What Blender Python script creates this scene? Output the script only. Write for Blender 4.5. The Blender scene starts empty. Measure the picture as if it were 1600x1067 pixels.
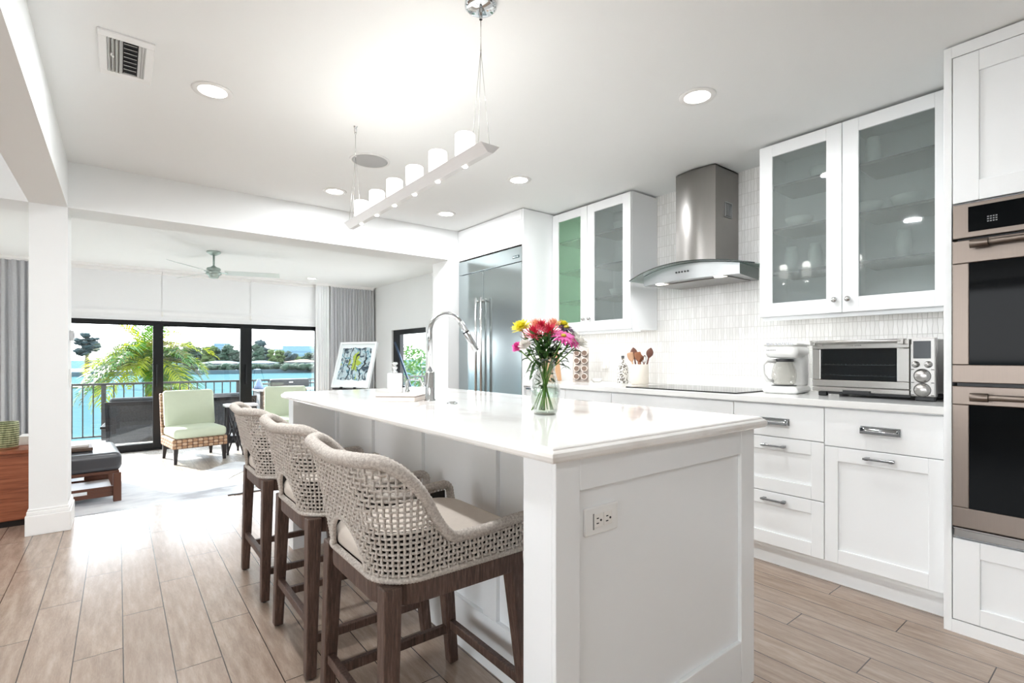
import bpy, bmesh, math, random
from mathutils import Vector, Matrix, noise
PI = math.pi
S = bpy.context.scene
COL = S.collection
R = random.Random(7)
# ------------------------------------------------------------------ camera
YAW = math.radians(37.97)
FX, FY = math.sin(YAW), math.cos(YAW)
cam = bpy.data.cameras.new('camera'); co = bpy.data.objects.new('camera', cam); COL.objects.link(co)
co.location = (0, 0, 1.12); co.rotation_euler = (PI/2, 0, -YAW)
cam.sensor_width = 36; cam.lens = 36*788/1600
cam.shift_y = (559-533.5)/1600      # horizon a little under the middle of the frame
cam.clip_start = .02; cam.clip_end = 2000
S.camera = co
# ------------------------------------------------------------------ sky, sun, exposure
W = bpy.data.worlds.new('sky'); S.world = W; W.use_nodes = True
wn, wl = W.node_tree.nodes, W.node_tree.links
bg = wn['Background']; bg.inputs[1].default_value = 6.0
tc = wn.new('ShaderNodeTexCoord'); sx = wn.new('ShaderNodeSeparateXYZ'); cr = wn.new('ShaderNodeValToRGB')
wl.new(tc.outputs['Generated'], sx.inputs[0]); wl.new(sx.outputs[2], cr.inputs[0]); wl.new(cr.outputs[0], bg.inputs[0])
cr.color_ramp.elements[0].position = 0.0; cr.color_ramp.elements[0].color = (.95, .975, 1, 1)
cr.color_ramp.elements[1].position = .55; cr.color_ramp.elements[1].color = (.72, .87, 1, 1)
e = cr.color_ramp.elements.new(.10); e.color = (.93, .965, 1, 1)
sun = bpy.data.lights.new('sun', 'SUN'); so = bpy.data.objects.new('sun', sun); COL.objects.link(so)
sun.energy = 11.0; sun.angle = .02; sun.color = (1, .97, .92)
so.rotation_euler = Vector((.36, -.80, -.47)).to_track_quat('-Z', 'Y').to_euler(); so.location = (-6, 16, 14)
vs = S.view_settings
vs.view_transform = 'Standard'; vs.look = 'None'; vs.gamma = 1; vs.use_curve_mapping = False
vs.exposure = 0.62
S.cycles.use_denoising = True
S.cycles.max_bounces = 10; S.cycles.diffuse_bounces = 6; S.cycles.transmission_bounces = 8
S.cycles.transparent_max_bounces = 16; S.cycles.sample_clamp_indirect = 6
S.cycles.caustics_reflective = False; S.cycles.caustics_refractive = True; S.cycles.blur_glossy = 1.0
DL_POWER = 7.0; LV_POWER = 6.0

# ------------------------------------------------------------------ materials
def lin(c):
    return tuple(((v/255)/12.92 if v/255 <= .04045 else ((v/255+.055)/1.055)**2.4) for v in c)
MATS = {}
class NT:
    def __init__(s, name):
        s.m = bpy.data.materials.new(name); s.m.use_nodes = True
        s.n = s.m.node_tree.nodes; s.l = s.m.node_tree.links
        s.b = s.n['Principled BSDF']; s.o = s.n['Material Output']
    def new(s, t, **k):
        n = s.n.new('ShaderNode'+t)
        for a, v in k.items(): setattr(n, a, v)
        return n
    def link(s, a, b): s.l.new(a, b)
    def math(s, op, a, b=None):
        n = s.new('Math', operation=op)
        for i, v in enumerate((a, b)):
            if v is None: continue
            if hasattr(v, 'links'): s.link(v, n.inputs[i])
            else: n.inputs[i].default_value = v
        return n.outputs[0]
    def mix(s, f, a, b):
        n = s.new('Mix', data_type='RGBA')
        for i, v in ((0, f), (6, a), (7, b)):
            if hasattr(v, 'links'): s.link(v, n.inputs[i])
            else: n.inputs[i].default_value = v if i == 0 else (*v[:3], 1)
        return n.outputs[2]
    def ramp(s, f, stops):
        n = s.new('ValToRGB'); el = n.color_ramp.elements
        while len(el) > 1: el.remove(el[-1])
        el[0].position = stops[0][0]; el[0].color = (*stops[0][1], 1)
        for p, c in stops[1:]:
            q = el.new(p); q.color = (*c, 1)
        s.link(f, n.inputs[0]); return n.outputs[0]
    def obj(s): return s.new('TexCoord').outputs['Object']
    def pos(s): return s.new('NewGeometry').outputs['Position']
    def noise(s, v, scale, detail=3, rough=.5, stretch=None):
        if stretch:
            mp = s.new('Mapping'); mp.inputs['Scale'].default_value = stretch; s.link(v, mp.inputs[0]); v = mp.outputs[0]
        n = s.new('TexNoise'); n.inputs['Scale'].default_value = scale; n.inputs['Detail'].default_value = detail
        n.inputs['Roughness'].default_value = rough; s.link(v, n.inputs['Vector']); return n.outputs[0]
    def bump(s, h, strength=.2, dist=.01):
        n = s.new('Bump'); n.inputs['Strength'].default_value = strength; n.inputs['Distance'].default_value = dist
        s.link(h, n.inputs['Height']); s.link(n.outputs[0], s.b.inputs['Normal'])
    def set(s, **k):
        for a, v in k.items():
            s.b.inputs[a.replace('_', ' ')].default_value = v
        return s
def pm(name, rgb, rough=.5, metal=0, var=.04, scale=8, stretch=None, bump=0, bscale=None, spec=.5, coat=0, **k):
    """a plain procedural material: a base colour with a slight noise variation"""
    if name in MATS: return MATS[name]
    t = NT(name); c = lin(rgb); p = t.obj()
    f = t.noise(p, scale, 4, .55, stretch)
    t.link(t.mix(f, tuple(max(0, v*(1-var)) for v in c), tuple(min(1, v*(1+var)) for v in c)), t.b.inputs['Base Color'])
    t.b.inputs['Roughness'].default_value = rough; t.b.inputs['Metallic'].default_value = metal
    t.b.inputs['Specular IOR Level'].default_value = spec; t.b.inputs['Coat Weight'].default_value = coat
    if bump: t.bump(t.noise(p, bscale or scale*6, 3, .5, stretch), bump, .004)
    t.set(**k); MATS[name] = t.m; return t.m
def emit(name, rgb, strength):
    t = NT(name); t.b.inputs['Base Color'].default_value = (*lin(rgb), 1)
    t.b.inputs['Emission Color'].default_value = (*lin(rgb), 1); t.b.inputs['Emission Strength'].default_value = strength
    return t.m
def facing(t, k=.9, base=.04):
    lw = t.new('LayerWeight'); lw.inputs[0].default_value = .5
    return t.math('ADD', t.math('MULTIPLY', t.math('POWER', lw.outputs[1], 5.), k), base)
def pane(name, tint=(255, 255, 255), rough=0.0, f0=.04):
    t = NT(name); tr = t.new('BsdfTransparent'); gl = t.new('BsdfGlossy'); mx = t.new('MixShader')
    tr.inputs[0].default_value = (*lin(tint), 1); gl.inputs['Roughness'].default_value = rough
    t.link(facing(t, .9, f0), mx.inputs[0]); t.link(tr.outputs[0], mx.inputs[1]); t.link(gl.outputs[0], mx.inputs[2])
    t.link(mx.outputs[0], t.o.inputs[0]); return t.m

WHITE = pm('wall_paint', (237, 239, 239), .7, var=.01, scale=3, bump=.03, bscale=120)
CEIL = pm('ceiling_paint', (241, 243, 243), .8, var=.01, scale=2, bump=.03, bscale=140)
CAB = pm('cabinet_lacquer', (241, 243, 244), .32, var=.008, scale=4)
TRIM = pm('trim_paint', (240, 240, 239), .4, var=.01)
GAP = pm('dark_gap', (45, 45, 45), .8)
BLACKM = pm('black_metal', (14, 17, 21), .35, .3, var=.1)
CHROME = pm('chrome', (205, 208, 210), .06, 1, var=.02)
NICKEL = pm('brushed_nickel', (190, 190, 188), .22, 1, var=.05, stretch=(1, 30, 1), scale=12)
STEEL = pm('stainless_steel', (168, 170, 171), .36, 1, var=.05, stretch=(1, 1, 60), scale=10)
STEELV = pm('stainless_dark', (140, 137, 134), .28, 1, var=.06, stretch=(1, 60, 1), scale=10)
OVENST = pm('warm_stainless', (130, 119, 111), .34, 1, var=.06, stretch=(1, 60, 1), scale=8)
BGLASS = pm('black_glass', (8, 10, 12), .05, var=.1, spec=.07)
CERAM = pm('white_ceramic', (240, 238, 234), .25, var=.01)
PLAST = pm('white_plastic', (238, 238, 236), .35, var=.01)
DPLAST = pm('dark_plastic', (38, 39, 41), .4, var=.06)
LINEN = pm('linen_seat', (196, 186, 176), .9, var=.06, scale=60, bump=.25, bscale=420)
LIME = pm('pale_green_upholstery', (200, 209, 186), .85, var=.03, scale=20, bump=.15, bscale=300)
DKCUSH = pm('charcoal_leather', (64, 66, 72), .32, var=.1, scale=60, bump=.05, bscale=200, spec=.9)
WOODU = pm('utensil_wood', (150, 96, 66), .55, var=.22, scale=18, stretch=(1, 1, .15))
WOODL = pm('board_wood', (214, 170, 130), .5, var=.12, scale=14, stretch=(3, 3, .3))
GREENL = pm('leaf_green', (46, 84, 30), .5, var=.4, scale=20)
STEMG = pm('stem_green', (96, 140, 50), .5, var=.3, scale=20)
GLASSD = pane('door_glass')

def stool_wood():
    t = NT('weathered_walnut'); p = t.obj()
    f = t.noise(p, 26, 6, .7, (6, 6, .55)); g = t.noise(p, 90, 4, .6, (5, 5, .3))
    c = t.ramp(f, [(.3, lin((46, 32, 26))), (.5, lin((86, 64, 54))), (.62, lin((112, 88, 76))), (.78, lin((150, 130, 118)))])
    t.link(t.mix(t.math('MULTIPLY', g, .5), c, lin((58, 42, 36))), t.b.inputs['Base Color'])
    t.b.inputs['Roughness'].default_value = .5; t.bump(g, .35, .003); return t.m
WOODS = stool_wood()
def rope():
    t = NT('taupe_rope'); p = t.obj()
    f = t.noise(p, 160, 3, .6)
    t.link(t.ramp(f, [(.3, lin((160, 151, 143))), (.55, lin((192, 184, 176))), (.75, lin((215, 209, 201)))]), t.b.inputs['Base Color'])
    t.b.inputs['Roughness'].default_value = .85; t.bump(t.noise(p, 500, 2), .4, .002); return t.m
ROPE = rope()
def walnut():
    t = NT('console_walnut'); p = t.obj()
    f = t.noise(p, 7, 6, .65, (.5, 6, 9)); g = t.noise(p, 40, 4, .6, (.3, 4, 7))
    c = t.ramp(f, [(.3, lin((110, 58, 36))), (.5, lin((158, 90, 60))), (.7, lin((182, 112, 78)))])
    t.link(t.mix(t.math('MULTIPLY', g, .35), c, lin((96, 50, 32))), t.b.inputs['Base Color']); t.b.inputs['Roughness'].default_value = .38; return t.m
WALNUT = walnut()
def plank_floor(name, tones, grout, rough, x0=-.279, pw=.1466, pl=.9):
    """wood-look plank tile, 0.15 x 0.9 m, each row stepped a third of a plank"""
    t = NT(name); sp = t.new('SeparateXYZ'); t.link(t.pos(), sp.inputs[0])
    u = t.math('DIVIDE', t.math('SUBTRACT', sp.outputs[0], x0), pw); row = t.math('FLOOR', u)
    v = t.math('DIVIDE', t.math('SUBTRACT', t.math('SUBTRACT', sp.outputs[1], .36), t.math('MULTIPLY', row, .3)), pl); pk = t.math('FLOOR', v)
    def edge(fr, w):
        a = t.math('FRACT', fr); return t.math('LESS_THAN', t.math('MINIMUM', a, t.math('SUBTRACT', 1, a)), w)
    line = t.math('MAXIMUM', edge(u, .0036/pw*.5), edge(v, .0036/pl*.5))
    cv = t.new('CombineXYZ'); t.link(row, cv.inputs[0]); t.link(pk, cv.inputs[1])
    wn_ = t.new('TexWhiteNoise'); t.link(cv.outputs[0], wn_.inputs[0])
    ad = t.new('VectorMath', operation='ADD'); t.link(t.pos(), ad.inputs[0])
    sc = t.new('VectorMath', operation='SCALE'); t.link(wn_.outputs[1], sc.inputs[0]); sc.inputs[3].default_value = 9.; t.link(sc.outputs[0], ad.inputs[1])
    g = t.noise(ad.outputs[0], 5.5, 7, .62, (7, 1.0, 1)); h = t.noise(ad.outputs[0], 60, 4, .6, (6, .7, 1))
    f = t.math('ADD', t.math('MULTIPLY', g, .75), t.math('MULTIPLY', h, .25))
    c = t.ramp(f, [(.34, lin(tones[0])), (.5, lin(tones[1])), (.64, lin(tones[2]))])
    c = t.mix(t.math('MULTIPLY', wn_.outputs[0], .3), c, lin(tones[0]))
    t.link(t.mix(line, c, lin(grout)), t.b.inputs['Base Color'])
    t.link(t.math('ADD', rough, t.math('MULTIPLY', h, .18)), t.b.inputs['Roughness'])
    t.b.inputs['Specular IOR Level'].default_value = .75
    t.bump(t.math('SUBTRACT', t.math('MULTIPLY', h, .2), line), .25, .002); return t.m
FLOORM = plank_floor('wood_plank_tile', ((146, 127, 113), (163, 144, 129), (179, 161, 146)), (66, 52, 44), .13)
FLOORL = plank_floor('living_plank_tile', ((150, 142, 132), (182, 174, 164), (205, 198, 190)), (120, 112, 104), .22)
def marble():
    t = NT('white_quartz'); p = t.pos()
    d = t.noise(p, 1.6, 6, .65); w = t.new('TexWave'); w.inputs['Scale'].default_value = 1.1; w.inputs['Distortion'].default_value = 9; w.inputs['Detail'].default_value = 4
    t.link(p, w.inputs[0])
    f = t.math('MULTIPLY', w.outputs[1], d)
    t.link(t.ramp(f, [(.0, lin((244, 243, 240))), (.40, lin((243, 241, 238))), (.56, lin((226, 222, 217))), (.62, lin((240, 238, 234)))]), t.b.inputs['Base Color'])
    t.b.inputs['Roughness'].default_value = .07; t.b.inputs['Specular IOR Level'].default_value = .6; return t.m
MARBLE = marble()
COUNTER = pm('grey_white_quartz', (228, 228, 226), .14, var=.02, scale=40)
def splash():
    """small stacked vertical tiles, 22 x 82 mm, with gently waved sides"""
    t = NT('backsplash_tile'); sp = t.new('SeparateXYZ'); t.link(t.pos(), sp.inputs[0])
    tw, th = .0215, .083
    vv = t.math('DIVIDE', t.math('SUBTRACT', sp.outputs[2], .915), th); row = t.math('FLOOR', vv)
    wav = t.math('MULTIPLY', t.math('SINE', t.math('MULTIPLY', vv, 2*PI)), .09)
    uu0 = t.math('DIVIDE', sp.outputs[1], tw); 
    alt = t.math('SUBTRACT', t.math('MULTIPLY', t.math('MODULO', t.math('ADD', t.math('FLOOR', t.math('ADD', uu0, .5)), 400), 2), 2), 1)
    uu = t.math('ADD', uu0, t.math('MULTIPLY', wav, alt)); col = t.math('FLOOR', uu)
    def edge(fr, w):
        a = t.math('FRACT', fr); m = t.math('MINIMUM', a, t.math('SUBTRACT', 1, a))
        n = t.new('MapRange'); n.inputs[1].default_value = w*.5; n.inputs[2].default_value = w*1.6; t.link(m, n.inputs[0]); return n.outputs[0]
    hgt = t.math('MULTIPLY', edge(uu, .055), edge(vv, .015))
    cv = t.new('CombineXYZ'); t.link(row, cv.inputs[0]); t.link(col, cv.inputs[1])
    wn_ = t.new('TexWhiteNoise'); t.link(cv.outputs[0], wn_.inputs[0])
    c = t.mix(wn_.outputs[0], lin((226, 225, 222)), lin((238, 237, 235)))
    t.link(t.mix(hgt, lin((206, 204, 200)), c), t.b.inputs['Base Color'])
    t.b.inputs['Roughness'].default_value = .2; t.bump(hgt, .5, .002); return t.m
SPLASH = splash()
def frosted(name, rgb):
    """etched glass: part clear, part blurred, part milky, with a sharp sheen"""
    t = NT(name); n = t.noise(t.obj(), 3, 2); c = lin(rgb); col = t.mix(n, tuple(v*.9 for v in c), tuple(v*1.08 for v in c))
    tr = t.new('BsdfTransparent'); rf = t.new('BsdfRefraction'); df = t.new('BsdfDiffuse'); gl = t.new('BsdfGlossy')
    rf.inputs['Roughness'].default_value = .24; rf.inputs['IOR'].default_value = 1.02; gl.inputs['Roughness'].default_value = .03
    for q in (tr, rf): q.inputs[0].default_value = (*(min(1, v*1.6)**.5 for v in c), 1)
    t.link(col, df.inputs[0]); m0, m1, m2 = (t.new('MixShader') for _ in range(3))
    m0.inputs[0].default_value = .66; t.link(tr.outputs[0], m0.inputs[1]); t.link(rf.outputs[0], m0.inputs[2])
    m1.inputs[0].default_value = .23; t.link(m0.outputs[0], m1.inputs[1]); t.link(df.outputs[0], m1.inputs[2])
    t.link(facing(t, .6, .045), m2.inputs[0]); t.link(m1.outputs[0], m2.inputs[1]); t.link(gl.outputs[0], m2.inputs[2])
    t.link(m2.outputs[0], t.o.inputs[0]); return t.m
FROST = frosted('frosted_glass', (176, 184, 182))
FROST_REFL = frosted('reflection_tinted_glass', (172, 206, 180))  # reflected greenery is put into this pane's colour as a green tint
def clear_glass(name, tint=(255, 255, 255)):
    t = NT(name); tr = t.new('BsdfTransparent'); gl = t.new('BsdfGlossy'); mx = t.new('MixShader'); lw = t.new('LayerWeight'); lw.inputs[0].default_value = .35
    tr.inputs[0].default_value = (*lin(tint), 1); gl.inputs['Roughness'].default_value = .02
    t.link(t.math('MULTIPLY', lw.outputs[1], .75), mx.inputs[0]); t.link(tr.outputs[0], mx.inputs[1]); t.link(gl.outputs[0], mx.inputs[2])
    t.link(mx.outputs[0], t.o.inputs[0]); return t.m
VGLASS = clear_glass('vase_glass', (251, 253, 252))
HGLASS = clear_glass('hood_glass', (206, 220, 214))
def curtain_mat():
    t = NT('grey_curtain_linen'); p = t.obj()
    f = t.noise(p, 30, 4, .6, (14, 1, .6)); g = t.noise(p, 30, 4, .6, (.6, 1, 14))
    c = t.mix(t.math('MULTIPLY', t.math('ADD', f, g), .5), lin((160, 162, 166)), lin((214, 216, 219)))
    t.link(c, t.b.inputs['Base Color']); t.b.inputs['Roughness'].default_value = .9; return t.m
CURT = curtain_mat()
SHEER = pm('sheer_white', (232, 234, 236), .9, var=.03)
SHADE = pm('white_shade_fabric', (234, 236, 238), .8, var=.01, bump=.05, bscale=200)

# ------------------------------------------------------------------ mesh builder
class MB:
    def __init__(s): s.v = []; s.f = []; s.sm = []
    def add(s, vs, fs, smooth=False):
        o = len(s.v); s.v += [Vector(v) for v in vs]; s.f += [[i+o for i in f] for f in fs]; s.sm += [smooth]*len(fs); return s
    def box(s, x0, x1, y0, y1, z0, z1):
        return s.add([(x, y, z) for z in (z0, z1) for y in (y0, y1) for x in (x0, x1)],
                     [(0, 2, 3, 1), (4, 5, 7, 6), (0, 1, 5, 4), (2, 6, 7, 3), (0, 4, 6, 2), (1, 3, 7, 5)])
    def obox(s, c, ax, ay, az):
        c, ax, ay, az = map(Vector, (c, ax, ay, az))
        return s.add([c+ax*i+ay*j+az*k for k in (-1, 1) for j in (-1, 1) for i in (-1, 1)],
                     [(0, 2, 3, 1), (4, 5, 7, 6), (0, 1, 5, 4), (2, 6, 7, 3), (0, 4, 6, 2), (1, 3, 7, 5)])
    def bar(s, a, b, w, h=None, w2=None, h2=None, up=(0, 0, 1)):
        """rectangular bar from a to b, tapering from w x h to w2 x h2"""
        a, b = Vector(a), Vector(b); d = (b-a).normalized(); h = h or w; w2 = w2 or w; h2 = h2 or h
        u = Vector(up); x = d.cross(u)
        if x.length < 1e-3: x = d.cross(Vector((1, 0, 0)))
        if abs(d.z) > .8: x = Vector((1, 0, 0)); x = (x-d*x.dot(d))
        x.normalize(); y = x.cross(d).normalized()
        vs = [p+x*(i*ww/2)+y*(j*hh/2) for p, ww, hh in ((a, w, h), (b, w2, h2)) for i, j in ((-1, -1), (1, -1), (1, 1), (-1, 1))]
        return s.add(vs, [(3, 2, 1, 0), (4, 5, 6, 7), (0, 1, 5, 4), (1, 2, 6, 5), (2, 3, 7, 6), (3, 0, 4, 7)])
    def tube(s, pts, r, n=8, closed=False, cap=True, flat=None):
        pts = [Vector(p) for p in pts]; m = len(pts); rr = r if isinstance(r, (list, tuple)) else [r]*m
        o = len(s.v); prev = None
        for i, p in enumerate(pts):
            a = pts[(i-1) % m] if (closed or i > 0) else p; b = pts[(i+1) % m] if (closed or i < m-1) else p
            d = (b-a).normalized()
            if prev is None:
                q = Vector((0, 0, 1)) if abs(d.z) < .9 else Vector((1, 0, 0)); x = d.cross(q).normalized()
            else:
                x = prev-d*prev.dot(d)
                x = x.normalized() if x.length > 1e-6 else d.cross(Vector((0, .3, 1))).normalized()
            prev = x; y = d.cross(x)
            for k in range(n):
                t = 2*PI*k/n; s.v.append(p+(x*math.cos(t)+y*math.sin(t))*rr[i])
        for i in range(m if closed else m-1):
            for k in range(n):
                a = o+i*n+k; b = o+i*n+(k+1) % n; c = o+((i+1) % m)*n+(k+1) % n; d = o+((i+1) % m)*n+k
                s.f.append([a, b, c, d]); s.sm.append(True)
        if cap and not closed:
            s.f.append([o+k for k in range(n)][::-1]); s.f.append([o+(m-1)*n+k for k in range(n)]); s.sm += [False, False]
        return s
    def cyl(s, a, b, r, r2=None, n=24): return s.tube([a, b], [r, r if r2 is None else r2], n)
    def lathe(s, prof, c=(0, 0, 0), n=32, axis='Z', smooth=True):
        c = Vector(c); o = len(s.v)
        for r, h in prof:
            for k in range(n):
                t = 2*PI*k/n; p = (r*math.cos(t), r*math.sin(t), h)
                if axis == 'X': p = (h, p[0], p[1])
                if axis == 'Y': p = (p[0], h, p[1])
                s.v.append(c+Vector(p))
        for i in range(len(prof)-1):
            for k in range(n):
                s.f.append([o+i*n+k, o+i*n+(k+1) % n, o+(i+1)*n+(k+1) % n, o+(i+1)*n+k]); s.sm.append(smooth)
        return s
    def prism(s, poly, z0, z1):
        n = len(poly)
        return s.add([(x, y, z) for z in (z0, z1) for x, y in poly], [list(range(n))[::-1], list(range(n, 2*n))]+[[i, (i+1) % n, n+(i+1) % n, n+i] for i in range(n)])
    def grid(s, fn, nu, nv, smooth=True):
        return s.add([fn(i/nu, j/nv) for j in range(nv+1) for i in range(nu+1)],
                     [(j*(nu+1)+i, j*(nu+1)+i+1, (j+1)*(nu+1)+i+1, (j+1)*(nu+1)+i) for j in range(nv) for i in range(nu)], smooth)
    def ball(s, c, r, n=10, sq=(1, 1, 1), jit=0, seed=0):
        c = Vector(c); bm = bmesh.new(); bmesh.ops.create_icosphere(bm, subdivisions=3 if n > 8 else (2 if n > 5 else 1), radius=1)
        vs = []
        for v in bm.verts:
            k = 1+jit*noise.noise(v.co*2.1+Vector((seed, seed*1.7, 3))) + jit*.5*noise.noise(v.co*5.+Vector((seed, 1, 3)))
            vs.append(c+Vector((v.co.x*sq[0], v.co.y*sq[1], v.co.z*sq[2]))*r*k)
        fs = [[v.index for v in f.verts] for f in bm.faces]; bm.free(); return s.add(vs, fs, True)
    def cushion(s, x0, x1, y0, y1, z0, z1, rnd=.03, crown=.0, n=6, plan=None):
        """rounded slab with a softly crowned top; plan = corner radius seen from above"""
        cx, cy = (x0+x1)/2, (y0+y1)/2; hx, hy, hz = (x1-x0)/2, (y1-y0)/2, (z1-z0)/2
        r = min(rnd, hz, hx, hy); pr = min(plan or r, hx, hy); o = len(s.v); lv = []
        for k in range(n+1):
            a = -PI/2+PI/2*k/n; lv.append((r*(1-math.cos(a)), z0+r+r*math.sin(a)))
        for k in range(n+1):
            a = PI/2*k/n; lv.append((r*(1-math.cos(a)), z1-r+r*math.sin(a)))
        m = 4*(n+1)
        for e, z in lv:
            q_ = max(pr-e, .002)
            for q in range(4):
                for k in range(n+1):
                    t = PI/2*(q+k/n); sx = 1 if q in (0, 3) else -1; sy = 1 if q in (0, 1) else -1
                    s.v.append(Vector((cx+sx*(hx-e-q_)+q_*math.cos(t), cy+sy*(hy-e-q_)+q_*math.sin(t), z)))
        L = len(lv)
        for i in range(L-1):
            for k in range(m):
                s.f.append([o+i*m+k, o+i*m+(k+1) % m, o+(i+1)*m+(k+1) % m, o+(i+1)*m+k]); s.sm.append(True)
        s.f.append([o+k for k in range(m)][::-1]); s.sm.append(True)
        base = o+(L-1)*m; prv = base
        for g in (.75, .45, .15):
            st = len(s.v)
            for k in range(m):
                v = s.v[base+k]; s.v.append(Vector((cx+(v.x-cx)*g, cy+(v.y-cy)*g, v.z+crown*(1-g*g))))
            for k in range(m):
                s.f.append([prv+k, prv+(k+1) % m, st+(k+1) % m, st+k]); s.sm.append(True)
            prv = st
        s.f.append([prv+k for k in range(m)]); s.sm.append(True)
        return s
    def xf(s, M):
        s.v = [M @ v for v in s.v]; return s
    def build(s, name, mat, parent=None, world=True, bevel=0, smooth=None, loc=None, seg=2):
        off = Vector((0, 0, 0))
        if parent is not None:
            if world:
                q = parent
                while q is not None: off += q.location; q = q.parent
        else:
            if loc is not None: off = Vector(loc)
            else:
                xs = [v.x for v in s.v]; ys = [v.y for v in s.v]; zs = [v.z for v in s.v]
                off = Vector(((min(xs)+max(xs))/2, (min(ys)+max(ys))/2, min(zs)))
        me = bpy.data.meshes.new(name); me.from_pydata([v-off for v in s.v], [], s.f)
        me.polygons.foreach_set('use_smooth', [True]*len(s.f) if smooth else s.sm)
        me.materials.append(mat); me.update()
        bm = bmesh.new(); bm.from_mesh(me); bmesh.ops.recalc_face_normals(bm, faces=bm.faces); bm.to_mesh(me); bm.free()
        ob = bpy.data.objects.new(name, me); COL.objects.link(ob)
        if parent is None: ob.location = off
        else: ob.parent = parent
        if bevel:
            b = ob.modifiers.new('bevel', 'BEVEL'); b.width = bevel; b.segments = seg; b.limit_method = 'ANGLE'; b.angle_limit = math.radians(40)
        return ob
def tag(o, label, cat, group=None, kind=None):
    o['label'] = label; o['category'] = cat
    if group: o['group'] = group
    if kind: o['kind'] = kind
    return o
def thing(name, label, cat, loc=(0, 0, 0), rz=0, group=None):
    o = bpy.data.objects.new(name, None); COL.objects.link(o); o.empty_display_size = .1
    o.location = loc; o.rotation_euler = (0, 0, rz); return tag(o, label, cat, group)
def struct(o, label=None):
    o['kind'] = 'structure'
    if label: o['label'] = label
    return o
def dup(root, label, loc, rz=None, group=None):
    r = root.copy(); COL.objects.link(r); r.location = loc
    if rz is not None: r.rotation_euler = (0, 0, rz)
    r['label'] = label
    if group: r['group'] = group
    for ch in list(root.children):
        c = ch.copy(); COL.objects.link(c); c.parent = r
        for g in ch.children:
            d = g.copy(); COL.objects.link(d); d.parent = c
    return r
def arc(c, r, a0, a1, n):  return [(c[0]+r*math.cos(a0+(a1-a0)*i/n), c[1]+r*math.sin(a0+(a1-a0)*i/n)) for i in range(n+1)]
def sstep(a, b, x):
    t = min(1, max(0, (x-a)/(b-a))); return t*t*(3-2*t)

# ================================================================== the setting
LF = -.22                                          # the living area lies one step down
XW, XL, YB = 3.38, 3.72, 8.97                       # kitchen wall, living wall, sliding-door wall
struct(MB().box(-6, 3.5, -2.6, 4.68, LF-.05, 0).build('floor', FLOORM))
struct(MB().box(-6, 3.85, 4.68, 9.1, LF-.05, LF).build('floor_living', FLOORL))
struct(MB().box(-6, 3.85, -2.6, 9.1, 2.40, 2.5).build('ceiling', CEIL))
struct(MB().box(XW, 3.5, -2.6, 4.37, 0, 2.40).build('wall_right', SPLASH))
struct(MB().box(2.60, 3.85, 4.37, 4.68, LF, 2.40).build('wall_stub', WHITE))
struct(MB().box(-6, 2.60, 4.37, 4.68, 2.10, 2.40).build('beam_cross', WHITE))
struct(MB().box(-.445, -.26, -2.6, 4.37, 2.10, 2.40).build('beam_left', WHITE))
struct(MB().box(-.445, -.26, 4.37, 4.68, 0, 2.10).build('column', WHITE))
bb = MB().box(-.462, -.243, 4.353, 4.697, 0, .125).box(-.456, -.249, 4.359, 4.691, .125, .15).box(-.451, -.254, 4.364, 4.686, .15, .165)
struct(bb.build('baseboard_column', TRIM, bevel=.004))
# unseen left wall: window openings added and sized for fill daylight; the wall behind is plain
wf = MB().box(-6.1, -6, 3.6, 9.1, LF, 2.5).box(-6.1, -6, -2.6, -2.2, LF, 2.5).box(-6.1, -6, .6, .9, .85, 2.25).box(-6.1, -6, -2.2, 3.6, 2.25, 2.5).box(-6.1, -6, -2.2, 3.6, LF, .85)
struct(wf.build('wall_left', WHITE))
struct(MB().box(-6, 3.5, -2.7, -2.6, 0, 2.5).build('wall_front', WHITE))
wb = MB().box(-6, 3.85, YB, 9.1, 1.67, 2.40).box(2.73, 3.85, YB, 9.1, LF, 1.67).box(-6, -3.9, YB, 9.1, LF, 1.67)
struct(wb.build('wall_back', WHITE))
wy0, wy1, wz0, wz1 = 6.92, 8.14, .60, 1.594
wl_ = MB().box(XL, 3.85, 4.68, wy0, LF, 2.4).box(XL, 3.85, wy1, YB, LF, 2.4).box(XL, 3.85, wy0, wy1, LF, wz0).box(XL, 3.85, wy0, wy1, wz1, 2.4)
struct(wl_.build('wall_living', WHITE))
# side window of the living area: dark frame set in the reveal
w1 = struct(MB().box(XL+.03, XL+.10, wy0, wy0+.05, wz0, wz1).box(XL+.03, XL+.10, wy1-.26, wy1, wz0, wz1).box(XL+.03, XL+.10, wy0+.05, wy1-.26, wz0, wz0+.05)
            .box(XL+.03, XL+.10, wy0+.05, wy1-.26, wz1-.08, wz1).build('window_1', BLACKM))
MB().box(XL+.055, XL+.061, wy0+.05, wy1-.26, wz0+.05, wz1-.08).build('window_glass', GLASSD, w1)
# sliding doors
def door(n, x0, x1, sl, sr, y):
    d = struct(MB().box(x0, x0+sl, y, y+.05, LF+.02, 1.61).box(x1-sr, x1, y, y+.05, LF+.02, 1.61).box(x0+sl, x1-sr, y, y+.05, LF+.02, LF+.10)
               .box(x0+sl, x1-sr, y, y+.05, 1.585, 1.61).build('door_%d' % n, BLACKM, bevel=.003))
    MB().box(x0+sl, x1-sr, y+.022, y+.028, LF+.10, 1.585).build('door_glass', GLASSD, d)
    return d
d1 = door(1, -1.10, .52, .08, .125, YB+.01)
MB().box(.435, .452, YB-.03, YB+.01, .70, 1.02).build('door_handle', BLACKM, d1, bevel=.004)
door(2, .41, 1.69, .11, .16, YB+.065)
d3 = door(3, 1.53, 2.715, .165, .035, YB+.01)
MB().box(1.60, 1.617, YB-.03, YB+.01, .70, 1.02).build('door_handle', BLACKM, d3, bevel=.004)
door(4, -2.6, -1.02, .08, .08, YB+.065)
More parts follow.
